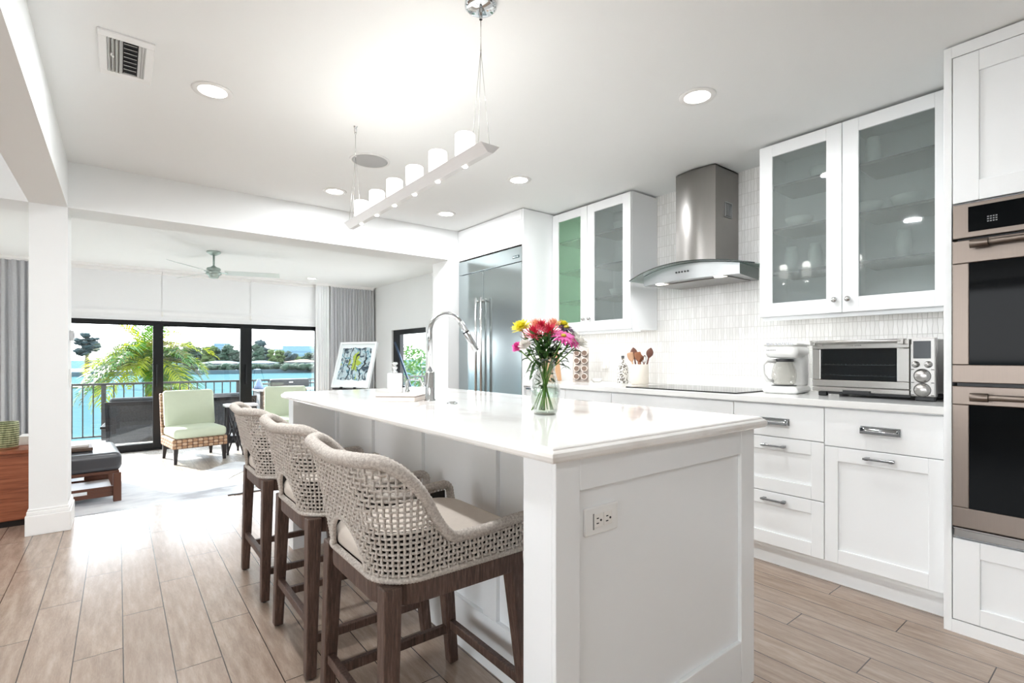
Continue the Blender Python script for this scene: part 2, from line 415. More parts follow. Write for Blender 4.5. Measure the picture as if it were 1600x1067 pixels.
door(5, -3.88, -2.5, .08, .08, YB+.01)
struct(MB().box(-3.9, 2.73, YB, YB+.125, 1.61, 1.672).box(2.715, 2.732, YB, YB+.125, LF, 1.61).box(-3.9, -3.88, YB, YB+.125, LF, 1.61)
       .box(-3.9, 2.73, YB, YB+.125, LF, LF+.02).build('trim_1', BLACKM))

# white blinds pulled up above the doors, one to a door panel
for i, (x0, x1, lab) in enumerate(((-1.06, .50, 'white fabric blind raised over the glass door nearest the column'), (.50, 1.665, 'white fabric blind raised over the middle glass door'),
                                   (1.665, 2.69, 'white fabric blind raised over the glass door beside the curtain'))):
    t = thing('window_blind', lab, 'blind', ((x0+x1)/2, 8.94, 1.66), 0, 'blinds over the sliding doors')
    f = MB().grid(lambda u, v: (x0+.002+(x1-x0-.004)*u, 8.945-.018*max(0, 1-abs(v-.17)/.06)-.012*max(0, 1-abs(v-.06)/.05), 1.67+.66*v), 2, 40)
    f.build('shade_fabric', SHADE, t)
    MB().box(x0+.002, x1-.002, 8.925, 8.955, 1.655, 1.672).build('bottom_rail', SHADE, t, bevel=.003)
    MB().box(x0+.002, x1-.002, 8.90, 8.965, 2.33, 2.385).build('head_box', TRIM, t, bevel=.004)
    if i < 2:
        b = MB().box(x1-.013, x1+.013, 8.90, 8.925, 1.72, 1.79).bar((x1, 8.90, 1.735), (x1, 8.875, 1.715), .012)
        b.build('cord_cleat', PLAST, t, bevel=.003)
# curtains
def curtain(name, label, x0, x1, y, z0, z1, folds, amp, m, group=None, seed=0):
    t = thing(name, label, 'curtain', ((x0+x1)/2, y, z0), 0, group)
    rr = random.Random(seed); ph = [rr.random()*6.28 for _ in range(6)]
    def fn(u, v):
        a = amp*(.45+.55*(1-v)); w = 2*PI*folds*u
        yy = y+a*math.sin(w+.8*math.sin(w*.31+ph[0])+(1-v)*.7*math.sin(u*9+ph[1]))+a*.35*math.sin(2.3*w+ph[2])
        return (x0+(x1-x0)*u+.012*math.sin(u*11+ph[3])*(1-v)**1.5, yy, z0+(z1-z0)*v)
    MB().grid(fn, int(folds*14), 26).build('drape', m, t)
    MB().box(x0+.004, x1-.004, y-.003, y+.003, z1-.004, z1+.014).build('header_tape', TRIM, t)
    return t
curtain('curtain', 'grey linen curtain bunched in the corner by the painting', 2.90, 3.68, 8.83, LF+.01, 2.352, 15, .032, CURT, 'grey curtains', 3)
curtain('sheer_curtain', 'white sheer curtain strip between glass door and grey curtain', 2.66, 2.885, 8.86, LF+.01, 2.352, 5, .02, SHEER, None, 4)
curtain('curtain', 'grey linen curtain hanging behind the green vase', -1.9, -.86, 8.83, LF+.01, 2.352, 13, .045, CURT, 'grey curtains', 8)
tr = MB().box(-2.2, 3.69, 8.80, 8.86, 2.366, 2.40).box(-2.2, 3.69, 8.888, 8.896, 2.385, 2.40)
struct(tr.build('trim_2', TRIM))

# ================================================================== kitchen cabinets (wall run)
FB = 2.745
def shaker(mb, x, y0, y1, z0, z1, st=.058, rt=.068, th=.02, rec=.009):
    """five-piece front facing -x"""
    mb.box(x, x+th, y0, y0+st, z0, z1).box(x, x+th, y1-st, y1, z0, z1).box(x, x+th, y0+st, y1-st, z0, z0+rt).box(x, x+th, y0+st, y1-st, z1-rt, z1)
    mb.box(x+rec, x+th-.001, y0+st, y1-st, z0+rt, z1-rt); return mb
PULL = pm('polished_pull', (150, 152, 154), .12, 1, var=.04)
def cup_pull(yc, z, w, parent):
    m = MB(); x = FB
    def fn(u, v):
        a = PI*.5*v; s = math.sin(PI*min(1, max(0, u)))**.25 if 0 < u < 1 else 0
        return (x-.001-.022*math.sin(a)*max(s, .0), yc-w/2+w*u, z+.014-.030*(1-math.cos(a))*1.0)
    m.grid(fn, 16, 6); m.box(x-.004, x+.001, yc-w/2-.002, yc+w/2+.002, z-.018, z+.018)
    m.box(x-.022, x, yc-w/2, yc-w/2+.004, z-.014, z+.012).box(x-.022, x, yc+w/2-.004, yc+w/2, z-.014, z+.012)
    m.box(x-.023, x-.018, yc-w/2, yc+w/2, z-.016, z-.002)
    m.build('handle', PULL, parent, bevel=.0015)
def bar_pull(yc, z, w, parent, x=FB):
    m = MB().box(x-.028, x-.018, yc-w/2, yc+w/2, z-.005, z+.005)
    for k in (-1, 1): m.box(x-.026, x+.002, yc+k*(w/2-.014)-.008, yc+k*(w/2-.014)+.008, z-.007, z+.007)
    m.build('handle', PULL, parent, bevel=.0015)
def base_cab(y0, y1, label, fronts):
    t = thing('base_cabinet', label, 'cabinet', ((FB+XW)/2, (y0+y1)/2, 0), 0, 'base cabinets along the tiled wall')
    MB().box(FB+.021, XW-.002, y0, y1, .10, .878).build('body', CAB, t)
    MB().box(FB+.068, FB+.08, y0, y1, 0, .118).build('toe_kick', CAB, t)
    for kind, a, b, z0, z1, h in fronts:
        flat = kind == 'drawer'
        m = MB()
        if flat: m.box(FB, FB+.02, a, b, z0, z1)
        else: shaker(m, FB, a, b, z0, z1)
        p = m.build('drawer' if kind != 'door' else 'door', CAB, t, bevel=.002)
        if h:
            k, yc, z, w = h
            (cup_pull if k == 'cup' else bar_pull)(yc, z, w, p)
    return t
g = .0018
base_cab(.548, 1.0135, 'white base cabinet under the toaster oven, one drawer over a panelled door',
         [('drawer', .548+g, 1.0135-g, .690, .872, ('cup', .782, .784, .15)), ('door', .548+g, 1.0135-g, .123, .686, ('bar', .783, .652, .122))])
base_cab(1.0135, 1.479, 'white base cabinet under the coffee maker, three stacked drawers',
         [('drawer', 1.0135+g, 1.479-g, .703, .872, ('cup', 1.254, .784, .15)), ('drawer_panel', 1.0135+g, 1.479-g, .408, .699, ('bar', 1.253, .655, .128)),
          ('drawer_panel', 1.0135+g, 1.479-g, .123, .404, ('bar', 1.253, .366, .128))])
base_cab(1.479, 2.378, 'wide white base cabinet under the black cooktop',
         [('drawer', 1.479+g, 2.378-g, .703, .872, None), ('drawer_panel', 1.479+g, 2.378-g, .408, .699, ('bar', 1.93, .655, .3)), ('drawer_panel', 1.479+g, 2.378-g, .123, .404, ('bar', 1.93, .366, .3))])
base_cab(2.378, 2.845, 'white base cabinet below the utensil crock, cup pull on its top drawer',
         [('drawer', 2.378+g, 2.845-g, .703, .872, ('cup', 2.64, .784, .15)), ('door', 2.378+g, 2.845-g, .123, .699, ('bar', 2.61, .655, .128))])
base_cab(2.845, 3.325, 'white base cabinet behind the flower vase beside the refrigerator panel',
         [('drawer', 2.845+g, 3.325-g, .703, .872, ('bar', 3.27, .86, .05)), ('door', 2.845+g, 3.325-g, .123, .699, None)])
ct = MB().box(2.72, XW-.001, .548, 3.325, .881, .915)
tag(ct.build('countertop', COUNTER, bevel=.003), 'pale grey quartz worktop running along the tiled wall', 'countertop')

# upper cabinets with frosted doors
FU = 3.05
def wall_cab(y0, y1, ys, zb, zt, label, glass, knob_z, items):
    t = thing('wall_cabinet', label, 'cabinet', ((FU+XW)/2, (y0+y1)/2, zb), 0, 'glass-fronted cabinets on the tiled wall')
    b = MB().box(FU+.021, XW-.002, y0, y0+.018, zb, zt).box(FU+.021, XW-.002, y1-.018, y1, zb, zt).box(FU+.021, XW-.002, y0+.018, y1-.018, zb, zb+.018)
    b.box(FU+.021, XW-.002, y0+.018, y1-.018, zt-.018, zt).box(XW-.012, XW-.002, y0+.018, y1-.018, zb+.018, zt-.018)
    b.box(FU+.03, XW-.012, ys-.009, ys+.009, zb+.018, zt-.018)
    b.build('body', CAB, t)
    lr = MB().box(FU+.03, FU+.05, y0+.01, y1-.01, zb-.022, zb); lr.build('light_rail', CAB, t, bevel=.003)
    for a, b_, gl, ks in ((y0+g, ys-g, glass[0], 1), (ys+g, y1-g, glass[1], -1)):
        st = .075; z0, z1 = zb+.002, zt-.006
        fr = MB().box(FU, FU+.02, a, a+st, z0, z1).box(FU, FU+.02, b_-st, b_, z0, z1).box(FU, FU+.02, a+st, b_-st, z0, z0+.078).box(FU, FU+.02, a+st, b_-st, z1-.07, z1)
        d = fr.build('door', CAB, t, bevel=.002)
        MB().box(FU+.009, FU+.013, a+st-.006, b_-st+.006, z0+.072, z1-.064).build('pane', gl, d)
        kb = MB(); ky = (b_-.03) if ks > 0 else (a+.03)
        kb.lathe([(.005, 0), (.005, .012), (.013, .016), (.015, .022), (.012, .028), (.0, .03)], (0, 0, 0), 16, 'X')
        kb.v = [Vector((FU-v.x, ky+v.y, knob_z+v.z)) for v in kb.v]; kb.build('knob', NICKEL, d)
        for k in range(1, 4):
            zz = zb+(zt-zb)*k/4-.0
            MB().box(FU+.0145, XW-.013, a+.06, b_-.06, zz-.007, zz+.007).build('shelf', SHELFM, t)
    return t
SHELFM = pm('cabinet_shelf', (40, 48, 47), .4)
CUPM = pm('pale_cups', (226, 230, 228), .3); CLRM = clear_glass('tumbler_glass')
wall_cab(.575, 1.482, 1.0405, 1.362, 2.385, 'large white wall cabinet with frosted doors above the toaster oven', (FROST, FROST), 1.432, None)
wall_cab(2.452, 3.322, 2.900, 1.340, 2.385, 'white wall cabinet with frosted doors between refrigerator and range hood', (FROST, FROST_REFL), 1.442, None)
# crockery dimly seen behind the frosted doors
def crock(name, prof, m, cat, spots, group):
    for x, y, z, lab in spots:
        o = MB().lathe(prof, (x, y, z), 18).build(name, m)
        tag(o, lab, cat, group)
zs = [1.38, 1.362+1.023/4+.008, 1.362+1.023/2+.008, 1.362+1.023*.75+.008]
JARP = [(0, 0), (.035, 0), (.037, .1), (.028, .13), (.028, .15), (0, .15)]; BOWLP = [(0, 0), (.03, 0), (.06, .02), (.075, .06), (.07, .058), (.05, .02), (0, .012)]
crock('storage_jar', JARP, CUPM, 'jar',
      [(3.15, 1.34, zs[1], 'pale tall jar behind the frosted door on the hood side, lower shelf, nearer the hood'), (3.15, 1.21, zs[1], 'pale tall jar behind the frosted door on the hood side, lower shelf, nearer the knobs'),
       (3.17, .80, zs[1], 'pale tall jar on the lower shelf behind the frosted door on the oven side'), (3.16, .93, zs[3], 'pale tall jar on the top shelf behind the frosted door on the oven side')], 'tall jars in the big wall cabinet')
crock('bowl', BOWLP, CUPM, 'bowl',
      [(3.16, 1.30, zs[2], 'pale bowl on the middle shelf behind the frosted door on the hood side'), (3.16, 1.17, zs[3], 'pale bowl on the top shelf behind the frosted door on the hood side'),
       (3.16, .78, zs[2], 'pale bowl on the middle shelf behind the oven-side frosted door, nearer the oven'), (3.16, .75, zs[0], 'pale bowl at the bottom behind the oven-side frosted door'), (3.16, .96, zs[2], 'pale bowl on the middle shelf behind the oven-side frosted door, nearer the knobs')], 'bowls in the big wall cabinet')
zs2 = [1.358, 1.340+1.045/4+.008, 1.340+1.045/2+.008, 1.340+1.045*.75+.008]
crock('bowl', BOWLP, CUPM, 'bowl',
      [(3.16, 2.66, zs2[0], 'pale bowl at the bottom behind the grey door beside the range hood'), (3.16, 2.66, zs2[1], 'pale bowl on the lower shelf behind the grey door beside the range hood'), (3.16, 2.62, zs2[3], 'pale bowl on the top shelf behind the grey door beside the range hood')], 'bowls in the smaller wall cabinet')

# tall oven cabinet
FT = 2.69
t = thing('oven_cabinet', 'tall white cabinet housing the double wall oven', 'cabinet', ((FT+XW)/2, .13, 0))
MB().box(FT, XW-.002, .52, .546, 0, 2.392).build('side_panel', CAB, t, bevel=.0015)
MB().box(FT, XW-.002, -.296, -.27, 0, 2.392).build('side_panel', CAB, t, bevel=.0015)
MB().box(FT+.022, XW-.002, -.27, .52, 1.745, 2.392).box(FT, FT+.022, -.27, .52, 2.345, 2.392).build('upper_body', CAB, t)
MB().box(FT+.022, XW-.002, -.27, .52, .06, .392).build('lower_body', CAB, t)
MB().box(FT+.001, FT+.015, -.27, .52, 0, .052).build('toe_kick', CAB, t)
shaker(MB(), FT, -.268, .517, 1.748, 2.342, .08, .08).build('door', CAB, t, bevel=.002)
dd = shaker(MB(), FT, -.268, .517, .056, .386, .083, .066).build('drawer', CAB, t, bevel=.002)
bar_pull(.12, .35, .3, dd, FT)
# double oven
t = thing('double_oven', 'stainless double wall oven built into the tall white cabinet', 'oven', ((FT+3.3)/2, .125, .394))
MB().box(FT+.01, 3.28, -.255, .505, .40, 1.735).build('body', DPLAST, t)
cp = MB().box(FT-.012, FT+.02, -.265, .515, 1.60, 1.738).build('control_panel', OVENST, t, bevel=.003)
MB().box(FT-.0145, FT-.011, -.215, .467, 1.622, 1.722).build('display', BGLASS, cp)
m = MB()
for i in range(3):
    for j in range(4): m.box(FT-.0155, FT-.0144, .382+.008*j, .387+.008*j, 1.652+.009*i, 1.656+.009*i)
m.build('touch_marks', pm('grey_print', (150, 152, 154), .5), cp)
def oven_door(z0, z1, w0, w1, hz):
    d = MB().box(FT-.022, FT+.01, -.265, .515, z0, w0).box(FT-.022, FT+.01, -.265, .515, w1, z1).box(FT-.022, FT+.01, -.265, -.215, w0, w1).box(FT-.022, FT+.01, .463, .515, w0, w1).build('oven_door', OVENST, t, bevel=.003)
    MB().box(FT-.018, FT-.002, -.216, .464, w0-.001, w1+.001).build('window', BGLASS, d)
    h = MB().cyl((FT-.062, -.21, hz), (FT-.062, .40, hz), .0115)
    for s, y in ((1, .43), (-1, -.235)):
        h.cyl((FT-.062, y-.03, hz), (FT-.062, y+.024, hz), .0165)
        h.box(FT-.066, FT-.02, y-.012, y+.012, hz-.010, hz+.010)
    h.build('handle', OVENST, d, bevel=.001)
oven_door(1.020, 1.590, 1.092, 1.498, 1.566)
oven_door(.440, 1.006, .519, .932, .966)
MB().box(FT-.006, FT+.012, -.262, .512, .396, .438).box(FT-.02, FT+.0, -.262, .512, .428, .436).build('vent_trim', STEELV, t, bevel=.002)

# refrigerator and its surround
FR = 2.72
t = thing('refrigerator_surround', 'white tall panel and top fascia boxing in the refrigerator', 'cabinet', ((FR+XW)/2, 3.85, 0))
MB().box(FR, XW-.002, 3.326, 3.345, 0, 2.394).build('side_panel', CAB, t, bevel=.0015)
MB().box(FR+.001, FR+.02, 3.346, 4.366, 2.094, 2.394).box(FR-.006, FR+.001, 3.346, 4.366, 2.305, 2.394).build('top_panel', CAB, t, bevel=.002)
t = thing('refrigerator', 'built-in stainless french door refrigerator with long bar handles', 'refrigerator', ((FR+3.3)/2, 3.855, 0))
MB().box(FR+.045, XW-.06, 3.352, 4.36, .02, 2.083).build('body', DPLAST, t)
FRS = pm('refrigerator_steel', (184, 194, 196), .16, 1, var=.03, stretch=(1, 1, 50), scale=8)
gp = MB().box(FR, FR+.045, 3.352, 4.36, 1.948, 2.08).build('grille_panel', FRS, t, bevel=.003)
bd = MB().box(FR-.003, FR, 3.385, 3.475, 1.985, 2.008).build('badge', pm('badge_teal', (34, 66, 72), .3), gp, bevel=.001)
m = MB()
for i, w in enumerate((.012, .007, .007, .004, .009, .005)): m.box(FR-.004, FR-.0028, 3.468-.0135*i-w, 3.468-.0135*i, 1.991, 2.002-.003*(i % 2))
m.build('badge_mark', pm('badge_white', (225, 230, 230), .4), bd)
for y0, y1, hy in ((3.352, 3.926, 3.885), (3.930, 4.36, 3.972)):
    d = MB().box(FR, FR+.045, y0, y1, .12, 1.943).build('door', FRS, t, bevel=.004)
    h = MB().cyl((FR-.055, hy, .72), (FR-.055, hy, 1.685), .0125, n=16)
    for z in (.75, 1.655): h.cyl((FR-.055, hy, z), (FR+.002, hy, z), .011, n=12)
    h.build('handle', NICKEL, d)
MB().box(FR+.03, FR+.05, 3.352, 4.36, .0, .115).build('toe_grille', STEELV, t)

# ================================================================== range hood
t = thing('range_hood', 'stainless chimney range hood with curved glass canopy over the cooktop', 'range hood', (3.12, 1.95, 1.62))
def chim(u, v):
    y = 1.785+.298*u; return (3.085-.022*math.sin(PI*u), y, 1.755+.638*v)
ch = MB().grid(chim, 12, 1); o_ = len(ch.v)
ch.add([(3.085, 1.785, 1.755), (XW-.003, 1.785, 1.755), (XW-.003, 1.785, 2.393), (3.085, 1.785, 2.393)], [(0, 1, 2, 3)])
ch.add([(3.085, 2.083, 1.755), (XW-.003, 2.083, 1.755), (XW-.003, 2.083, 2.393), (3.085, 2.083, 2.393)], [(3, 2, 1, 0)])
top = [(3.085-.022*math.sin(PI*i/12), 1.785+.298*i/12) for i in range(13)]+[(XW-.003, 2.083), (XW-.003, 1.785)]
ch.prism(top, 2.385, 2.393); cm = ch.build('chimney', STEELV, t)
vg = MB().box(3.20, 3.285, 1.7815, 1.785, 2.065, 2.165)
vgo = vg.build('vent_plate', pm('vent_grey', (92, 92, 92), .4, .5), cm)
m = MB()
for i in range(7): m.bar((3.205+.011*i, 1.781, 2.075), (3.212+.011*i, 1.781, 2.155), .003)
m.box(3.198, 3.287, 1.7795, 1.7815, 2.063, 2.068).box(3.198, 3.287, 1.7795, 1.7815, 2.162, 2.167).box(3.198, 3.203, 1.7795, 1.7815, 2.063, 2.167).box(3.282, 3.287, 1.7795, 1.7815, 2.063, 2.167)
m.build('vent_slats', STEEL, vgo)
YC, HS = 1.945, .468
def canopy(u, v, th=0):
    s = 2*u-1; y = YC+HS*s; xf = 2.985-.085*(1-s*s)
    return (xf+(XW-.004-xf)*v, y, 1.690+.062*(1-s*s)-th)
cn = MB().grid(canopy, 28, 6)
cn.grid(lambda u, v: canopy(u, v, .006), 28, 6)
cn.grid(lambda u, v: canopy(u, 0, .006*v), 28, 1); cn.grid(lambda u, v: canopy(0, u, .006*v), 6, 1); cn.grid(lambda u, v: canopy(1, u, .006*v), 6, 1)
cgl = cn.build('glass_canopy', HGLASS, t)
ed = MB().tube([canopy(u/28, 0, .003) for u in range(29)], .0036, 6).build('glass_edge', pm('glass_edge_dark', (38, 48, 46), .2), cgl)
hb = MB(); n = 24
def bodyf(u): s = 2*u-1; return 2.985-.055*(1-s*s)+.03
poly = [(bodyf(i/n), YC+.36*(2*i/n-1)) for i in range(n+1)]+[(XW-.003, YC+.30), (XW-.003, YC-.30)]
N = len(poly); zt_ = [1.688+.062*(1-min(1, abs(p[1]-YC)/HS)**2)-.007 for p in poly]
hb.add([(x, y, 1.640) for x, y in poly]+[(x, y, z) for (x, y), z in zip(poly, zt_)], [list(range(N))[::-1], list(range(N, 2*N))]+[[i, (i+1) % N, N+(i+1) % N, N+i] for i in range(N)])
hbo = hb.build('body', STEEL, t)
MB().box(3.04, 3.33, YC-.27, YC+.27, 1.632, 1.641).build('filter', STEELV, hbo, bevel=.002)
m = MB()
for i in range(5): m.cyl((bodyf(.5)-.004, YC+.05-.022*i, 1.693), (bodyf(.5)+.01, YC+.05-.022*i, 1.693), .006, n=12)
m.build('buttons', DPLAST, hbo)
LAMP = emit('lamp_glow', (255, 250, 240), 14)
for y in (YC-.22, YC+.22): MB().lathe([(.0, -.002), (.024, -.002), (.028, .004)], (2.995+.02, y, 1.637), 20).build('hood_lamp', LAMP, hbo)

# under-cabinet strip light on the big wall cabinet
def area(name, loc, size, power, rot=(0, 0, 0), sy=None, color=(.97, .985, 1), shape='DISK', parent=None, spread=None):
    l = bpy.data.lights.new(name, 'AREA'); l.shape = shape if sy is None else 'RECTANGLE'; l.size = size
    if sy: l.size_y = sy
    l.energy = power; l.color = color
    if spread: l.spread = spread
    o = bpy.data.objects.new(name, l); COL.objects.link(o); o.location = loc; o.rotation_euler = rot
    return o
for y0, y1, zb, lab in ((.60, 1.46, 1.362, 'slim strip light glowing under the wall cabinet above the toaster oven'), (2.47, 3.30, 1.340, 'slim strip light glowing under the wall cabinet beside the refrigerator')):
    o = MB().box(3.16, 3.19, y0, y1, zb-.012, zb-.001).build('strip_light', emit('strip_glow', (255, 252, 246), 3)); tag(o, lab, 'strip light')
    area('strip_lamp', (3.175, (y0+y1)/2, zb-.016), .03, .5, (0, 0, 0), y1-y0)
for y in (YC-.22, YC+.22): area('hood_spot', (3.015, y, 1.628), .05, .6)

# ================================================================== island
t = thing('kitchen_island', 'white panelled kitchen island the bar stools are tucked under', 'island', (1.3, 2.03, 0))
XP = 1.045
MB().box(XP+.02, 1.735, .985, 3.10, .0, .879).build('body', CAB, t)
ep = MB(); y0, th = .862, .12
x0, x1, zl, zh = .802, 1.738, .0, .879
ep.box(x0, x1, y0+.014, y0+th, zl, zh)
ep.box(x0, .882, y0, y0+.014, zl, zh).box(1.652, x1, y0, y0+.014, zl, zh).box(.882, 1.652, y0, y0+.014, .797, zh).box(.882, 1.652, y0, y0+.014, zl, .165)
ep.build('end_panel', CAB, t, bevel=.002)
MB().box(.802, 1.738, 3.10, 3.195, 0, .879).build('end_panel', CAB, t, bevel=.002)
bp = MB(); st = [(.985, 1.02), (1.43, 1.512), (1.983, 2.069), (2.532, 2.622), (3.075, 3.10)]
for a, b in st: bp.box(XP, XP+.02, a, b, .19, .80)
bp.box(XP, XP+.02, .985, 3.10, 0, .19).box(XP, XP+.02, .985, 3.10, .80, .879).box(XP+.017, XP+.021, .985, 3.10, .18, .81)
bp.build('back_panel', CAB, t, bevel=.002)
# stone top with an eased ogee edge
def slab(x0, x1, y0, y1, prof, m, name):
    b = MB(); o = 0
    for z, e in prof: b.v += [Vector(p) for p in ((x0-e, y0-e, z), (x1+e, y0-e, z), (x1+e, y1+e, z), (x0-e, y1+e, z))]
    n = len(prof)
    for i in range(n-1):
        for k in range(4): b.f.append([i*4+k, i*4+(k+1) % 4, (i+1)*4+(k+1) % 4, (i+1)*4+k]); b.sm.append(False)
    b.f += [[3, 2, 1, 0], [(n-1)*4+k for k in range(4)]]; b.sm += [False, False]
    return b.build(name, m, bevel=.002)
o = slab(.775, 1.765, .842, 3.215, [(.880, .0), (.880, .004), (.886, .008), (.895, .010), (.903, .008), (.907, .003), (.908, -.001), (.912, -.002), (.915, -.006)], MARBLE, 'island_countertop')
tag(o, 'polished white quartz top of the kitchen island', 'countertop')
# outlet on the island end
t = thing('wall_outlet', 'white duplex outlet plate on the end panel of the island', 'outlet', (.968, .876, .676))
MB().box(.907, 1.029, .868, .8765, .676, .746).build('cover_plate', PLAST, t, bevel=.003)
for xc in (.953, .988):
    r = MB().box(xc-.0155, xc+.0155, .8655, .869, .694, .728).build('receptacle', CERAM, t, bevel=.004)
    s = MB().box(xc-.008, xc-.001, .8645, .8665, .716, .7185).box(xc-.009, xc-.001, .8645, .8665, .7035, .706).cyl((xc+.007, .8643, .711), (xc+.007, .8665, .711), .003, n=10)
    s.build('slots', DPLAST, r)
MB().box(.934, .938, .8675, .8685, .69, .73).build('test_button', pm('outlet_grey', (120, 120, 118), .5), t)

# ------------------------------------------------------------------ bar stools
def make_stool(label):
    root = thing('bar_stool', label, 'bar stool', (0, 0, 0), 0, 'woven bar stools at the island')
    RX, FXT, HW, RC, ZB = -.236, .196, .230, .105, .556
    qa = HW-RC; qb = qa+RC*PI/2; qe = qb+(FXT-(RX+RC))
    def base(q):
        a = abs(q); sg = 1 if q >= 0 else -1
        if a <= qa: p, n = (RX, a), (-1, 0)
        elif a <= qb:
            th = (a-qa)/RC; p, n = (RX+RC-RC*math.cos(th), qa+RC*math.sin(th)), (-math.cos(th), math.sin(th))
        else: p, n = (RX+RC+(a-qb), HW), (0, 1)
        return Vector((p[0], p[1]*sg, 0)), Vector((n[0], n[1]*sg, 0))
    def ztop(q):
        a = abs(q); z = .874-.014*(1-sstep(0, .17, a))
        z = z+(.648-z)*sstep(.19, .39, a)
        if a > .40: z += .010*sstep(.45, qe, a)
        return z
    def P(q, z, out=0.):
        b, n = base(q); a = abs(q); k = .045*(1-sstep(.16, .40, a))+.012
        h = max(0, (z-ZB)/.3); return b+n*(k*h**1.2+out)+Vector((0, 0, z))
    def hole(q):  # arch opening at the bottom of the back
        return .572+.108*math.sqrt(max(0, 1-(q/.120)**2)) if abs(q) < .120 else 0
    PZ_ = .0138
    w = MB(); N = 92; dq = 2*qe/N
    for i in range(N+1):
        q = -qe+dq*i; z1 = ztop(q)-.004; z0 = max(ZB+.006, hole(q)); n = max(6, int((z1-z0)/PZ_*2)); pts = []
        for k in range(n+1):
            z = z0+(z1-z0)*k/n; row = (z-ZB)/PZ_
            pts.append(P(q+.0022*math.sin(row*PI)*0, z, .0028*math.cos(PI*(row+i))))
        w.tube(pts, .0040, 5, cap=False)
    for k in range(1, 22):
        z = ZB+.006+PZ_*k; run = []
        M = N*2
        for i in range(M+1):
            q = -qe+2*qe*i/M
            ok = z < ztop(q)-.006 and not (abs(q) < .120 and z < hole(q))
            if ok: run.append(P(q, z, -.0028*math.cos(PI*(k+i/2))))
            if (not ok or i == M) and len(run) > 1: w.tube(run, .0037, 5, cap=False)
            if not ok: run = []
    w.build('rope_weave', ROPE, root)
    sh = MB(); sh.grid(lambda u, v: P(-qe+2*qe*u, ZB+.002+v*min(.13, ztop(-qe+2*qe*u)-ZB-.022), -.011), 90, 2)
    sh.f = [f for f in sh.f if not all(abs(sh.v[i].y) < .124 and sh.v[i].x < RX+.05 for i in f)]; sh.sm = sh.sm[:len(sh.f)]
    sh.build('weave_shade_shell', pm('weave_shade_brown', (30, 25, 22), .9, var=.2), root)  # added dark sheet, coloured for the shade behind the rope gaps
    rim = MB(); pts = []; rad = []; M = 420
    for i in range(M+1):
        q = -qe+2*qe*i/M; pts.append(P(q, ztop(q)-.002)); rad.append(.0148+.0010*math.cos(i*PI) + (.0035*(1-sstep(.2, .3, abs(q)))))
    for sg, lst in ((-1, 0), (1, 1)):    # rounded arm ends running down to the frame
        ext = []
        b = P(sg*qe, ztop(qe))
        for j in range(1, 27):
            a = j/26
            if a < .35: t_ = a/.35*PI/2; ext.append(Vector((b.x+.028*math.sin(t_), b.y, b.z-.002-.028*(1-math.cos(t_)))))
            else: ext.append(Vector((b.x+.028, b.y-.022*sg*(a-.35)/.65, b.z-.030-(b.z-.030-ZB)*(a-.35)/.65)))
        r_ = [.0146+.001*math.cos(j*PI) for j in range(26)]
        if sg < 0: pts = ext[::-1]+pts; rad = r_+rad
        else: pts = pts+ext; rad = rad+r_
    rim.tube(pts, rad, 10)
    rim.build('rolled_rim', ROPE, root)
    band = MB(); M = 300; b0 = [P(-qe+2*qe*i/M, ZB+.007) for i in range(M+1)]
    band.tube(b0, [.0088+.0009*math.cos(i*PI) for i in range(M+1)], 8)
    arch = [P(-.122+.244*i/80, max(ZB+.014, hole(-.122+.244*i/80))) for i in range(81)]
    band.tube(arch, [.0075+.0008*math.cos(i*PI) for i in range(81)], 7)
    band.build('base_band', ROPE, root)
    # seat frame: a horseshoe apron with a straight front rail
    fr = MB(); out = [base(-qe+2*qe*i/60)[0] for i in range(61)]; z0, z1 = .500, .5565
    inn = [base(-qe+2*qe*i/60) for i in range(61)]
    ring_o = [(p.x, p.y) for p in out]; ring_i = [(b.x-n.x*.03, b.y-n.y*.03) for b, n in inn]
    n = 61
    V = [(x, y, z) for z in (z0, z1) for x, y in ring_o+ring_i]
    F = []
    for i in range(n-1):
        F += [[i, i+1, 2*n+i+1, 2*n+i], [n+i+1, n+i, 3*n+i, 3*n+i+1], [i+1, i, n+i, n+i+1], [2*n+i, 2*n+i+1, 3*n+i+1, 3*n+i]]
    F += [[0, 2*n, 3*n, n], [n-1, 2*n-1, 4*n-1, 3*n-1]]
    fr.add(V, F).box(FXT-.03, FXT, -HW+.02, HW-.02, z0+.004, z1-.002)
    fr.build('seat_frame', WOODS, root, bevel=.004)
    MB().box(RX+.035, FXT-.03, -HW+.032, HW-.032, .541, .555).build('seat_base', GAP, root)
    MB().cushion(RX+.006, FXT+.016, -HW+.014, HW-.014, .5565, .628, .030, .012, plan=.10).build('seat_cushion', LINEN, root)
    L = {}
    for sx in (-1, 1):
        for sy in (-1, 1):
            tp = Vector((-.212 if sx < 0 else .172, sy*.206, 0.5545 if sx < 0 else .5385)); bt = Vector((sx*.228, sy*.224, .006)); L[sx, sy] = (tp, bt)
            lg = MB().bar(bt, tp, .036, .036, .048, .048)
            lo = lg.build('leg', WOODS, root, bevel=.004)
            MB().cyl((bt.x, bt.y, 0), (bt.x, bt.y, .008), .009, n=12).build('glide', DPLAST, lo)
    def at(k, z):
        a, b = L[k]; f = (z-b.z)/(a.z-b.z); return b+(a-b)*f
    for (a, b, z, nm) in (((-1, -1), (-1, 1), .19, 'stretcher'), ((1, -1), (1, 1), .155, 'footrest'), ((-1, -1), (1, -1), .135, 'stretcher'), ((-1, 1), (1, 1), .135, 'stretcher')):
        MB().bar(at(a, z), at(b, z), .022, .030).build(nm, WOODS, root, bevel=.003)
    return root
s0 = make_stool('woven rope bar stool at the outlet end of the island')
s0.location = (.742, 1.378, 0)
dup(s0, 'woven rope bar stool between the two others, halfway along the island', (.755, 2.046, 0))
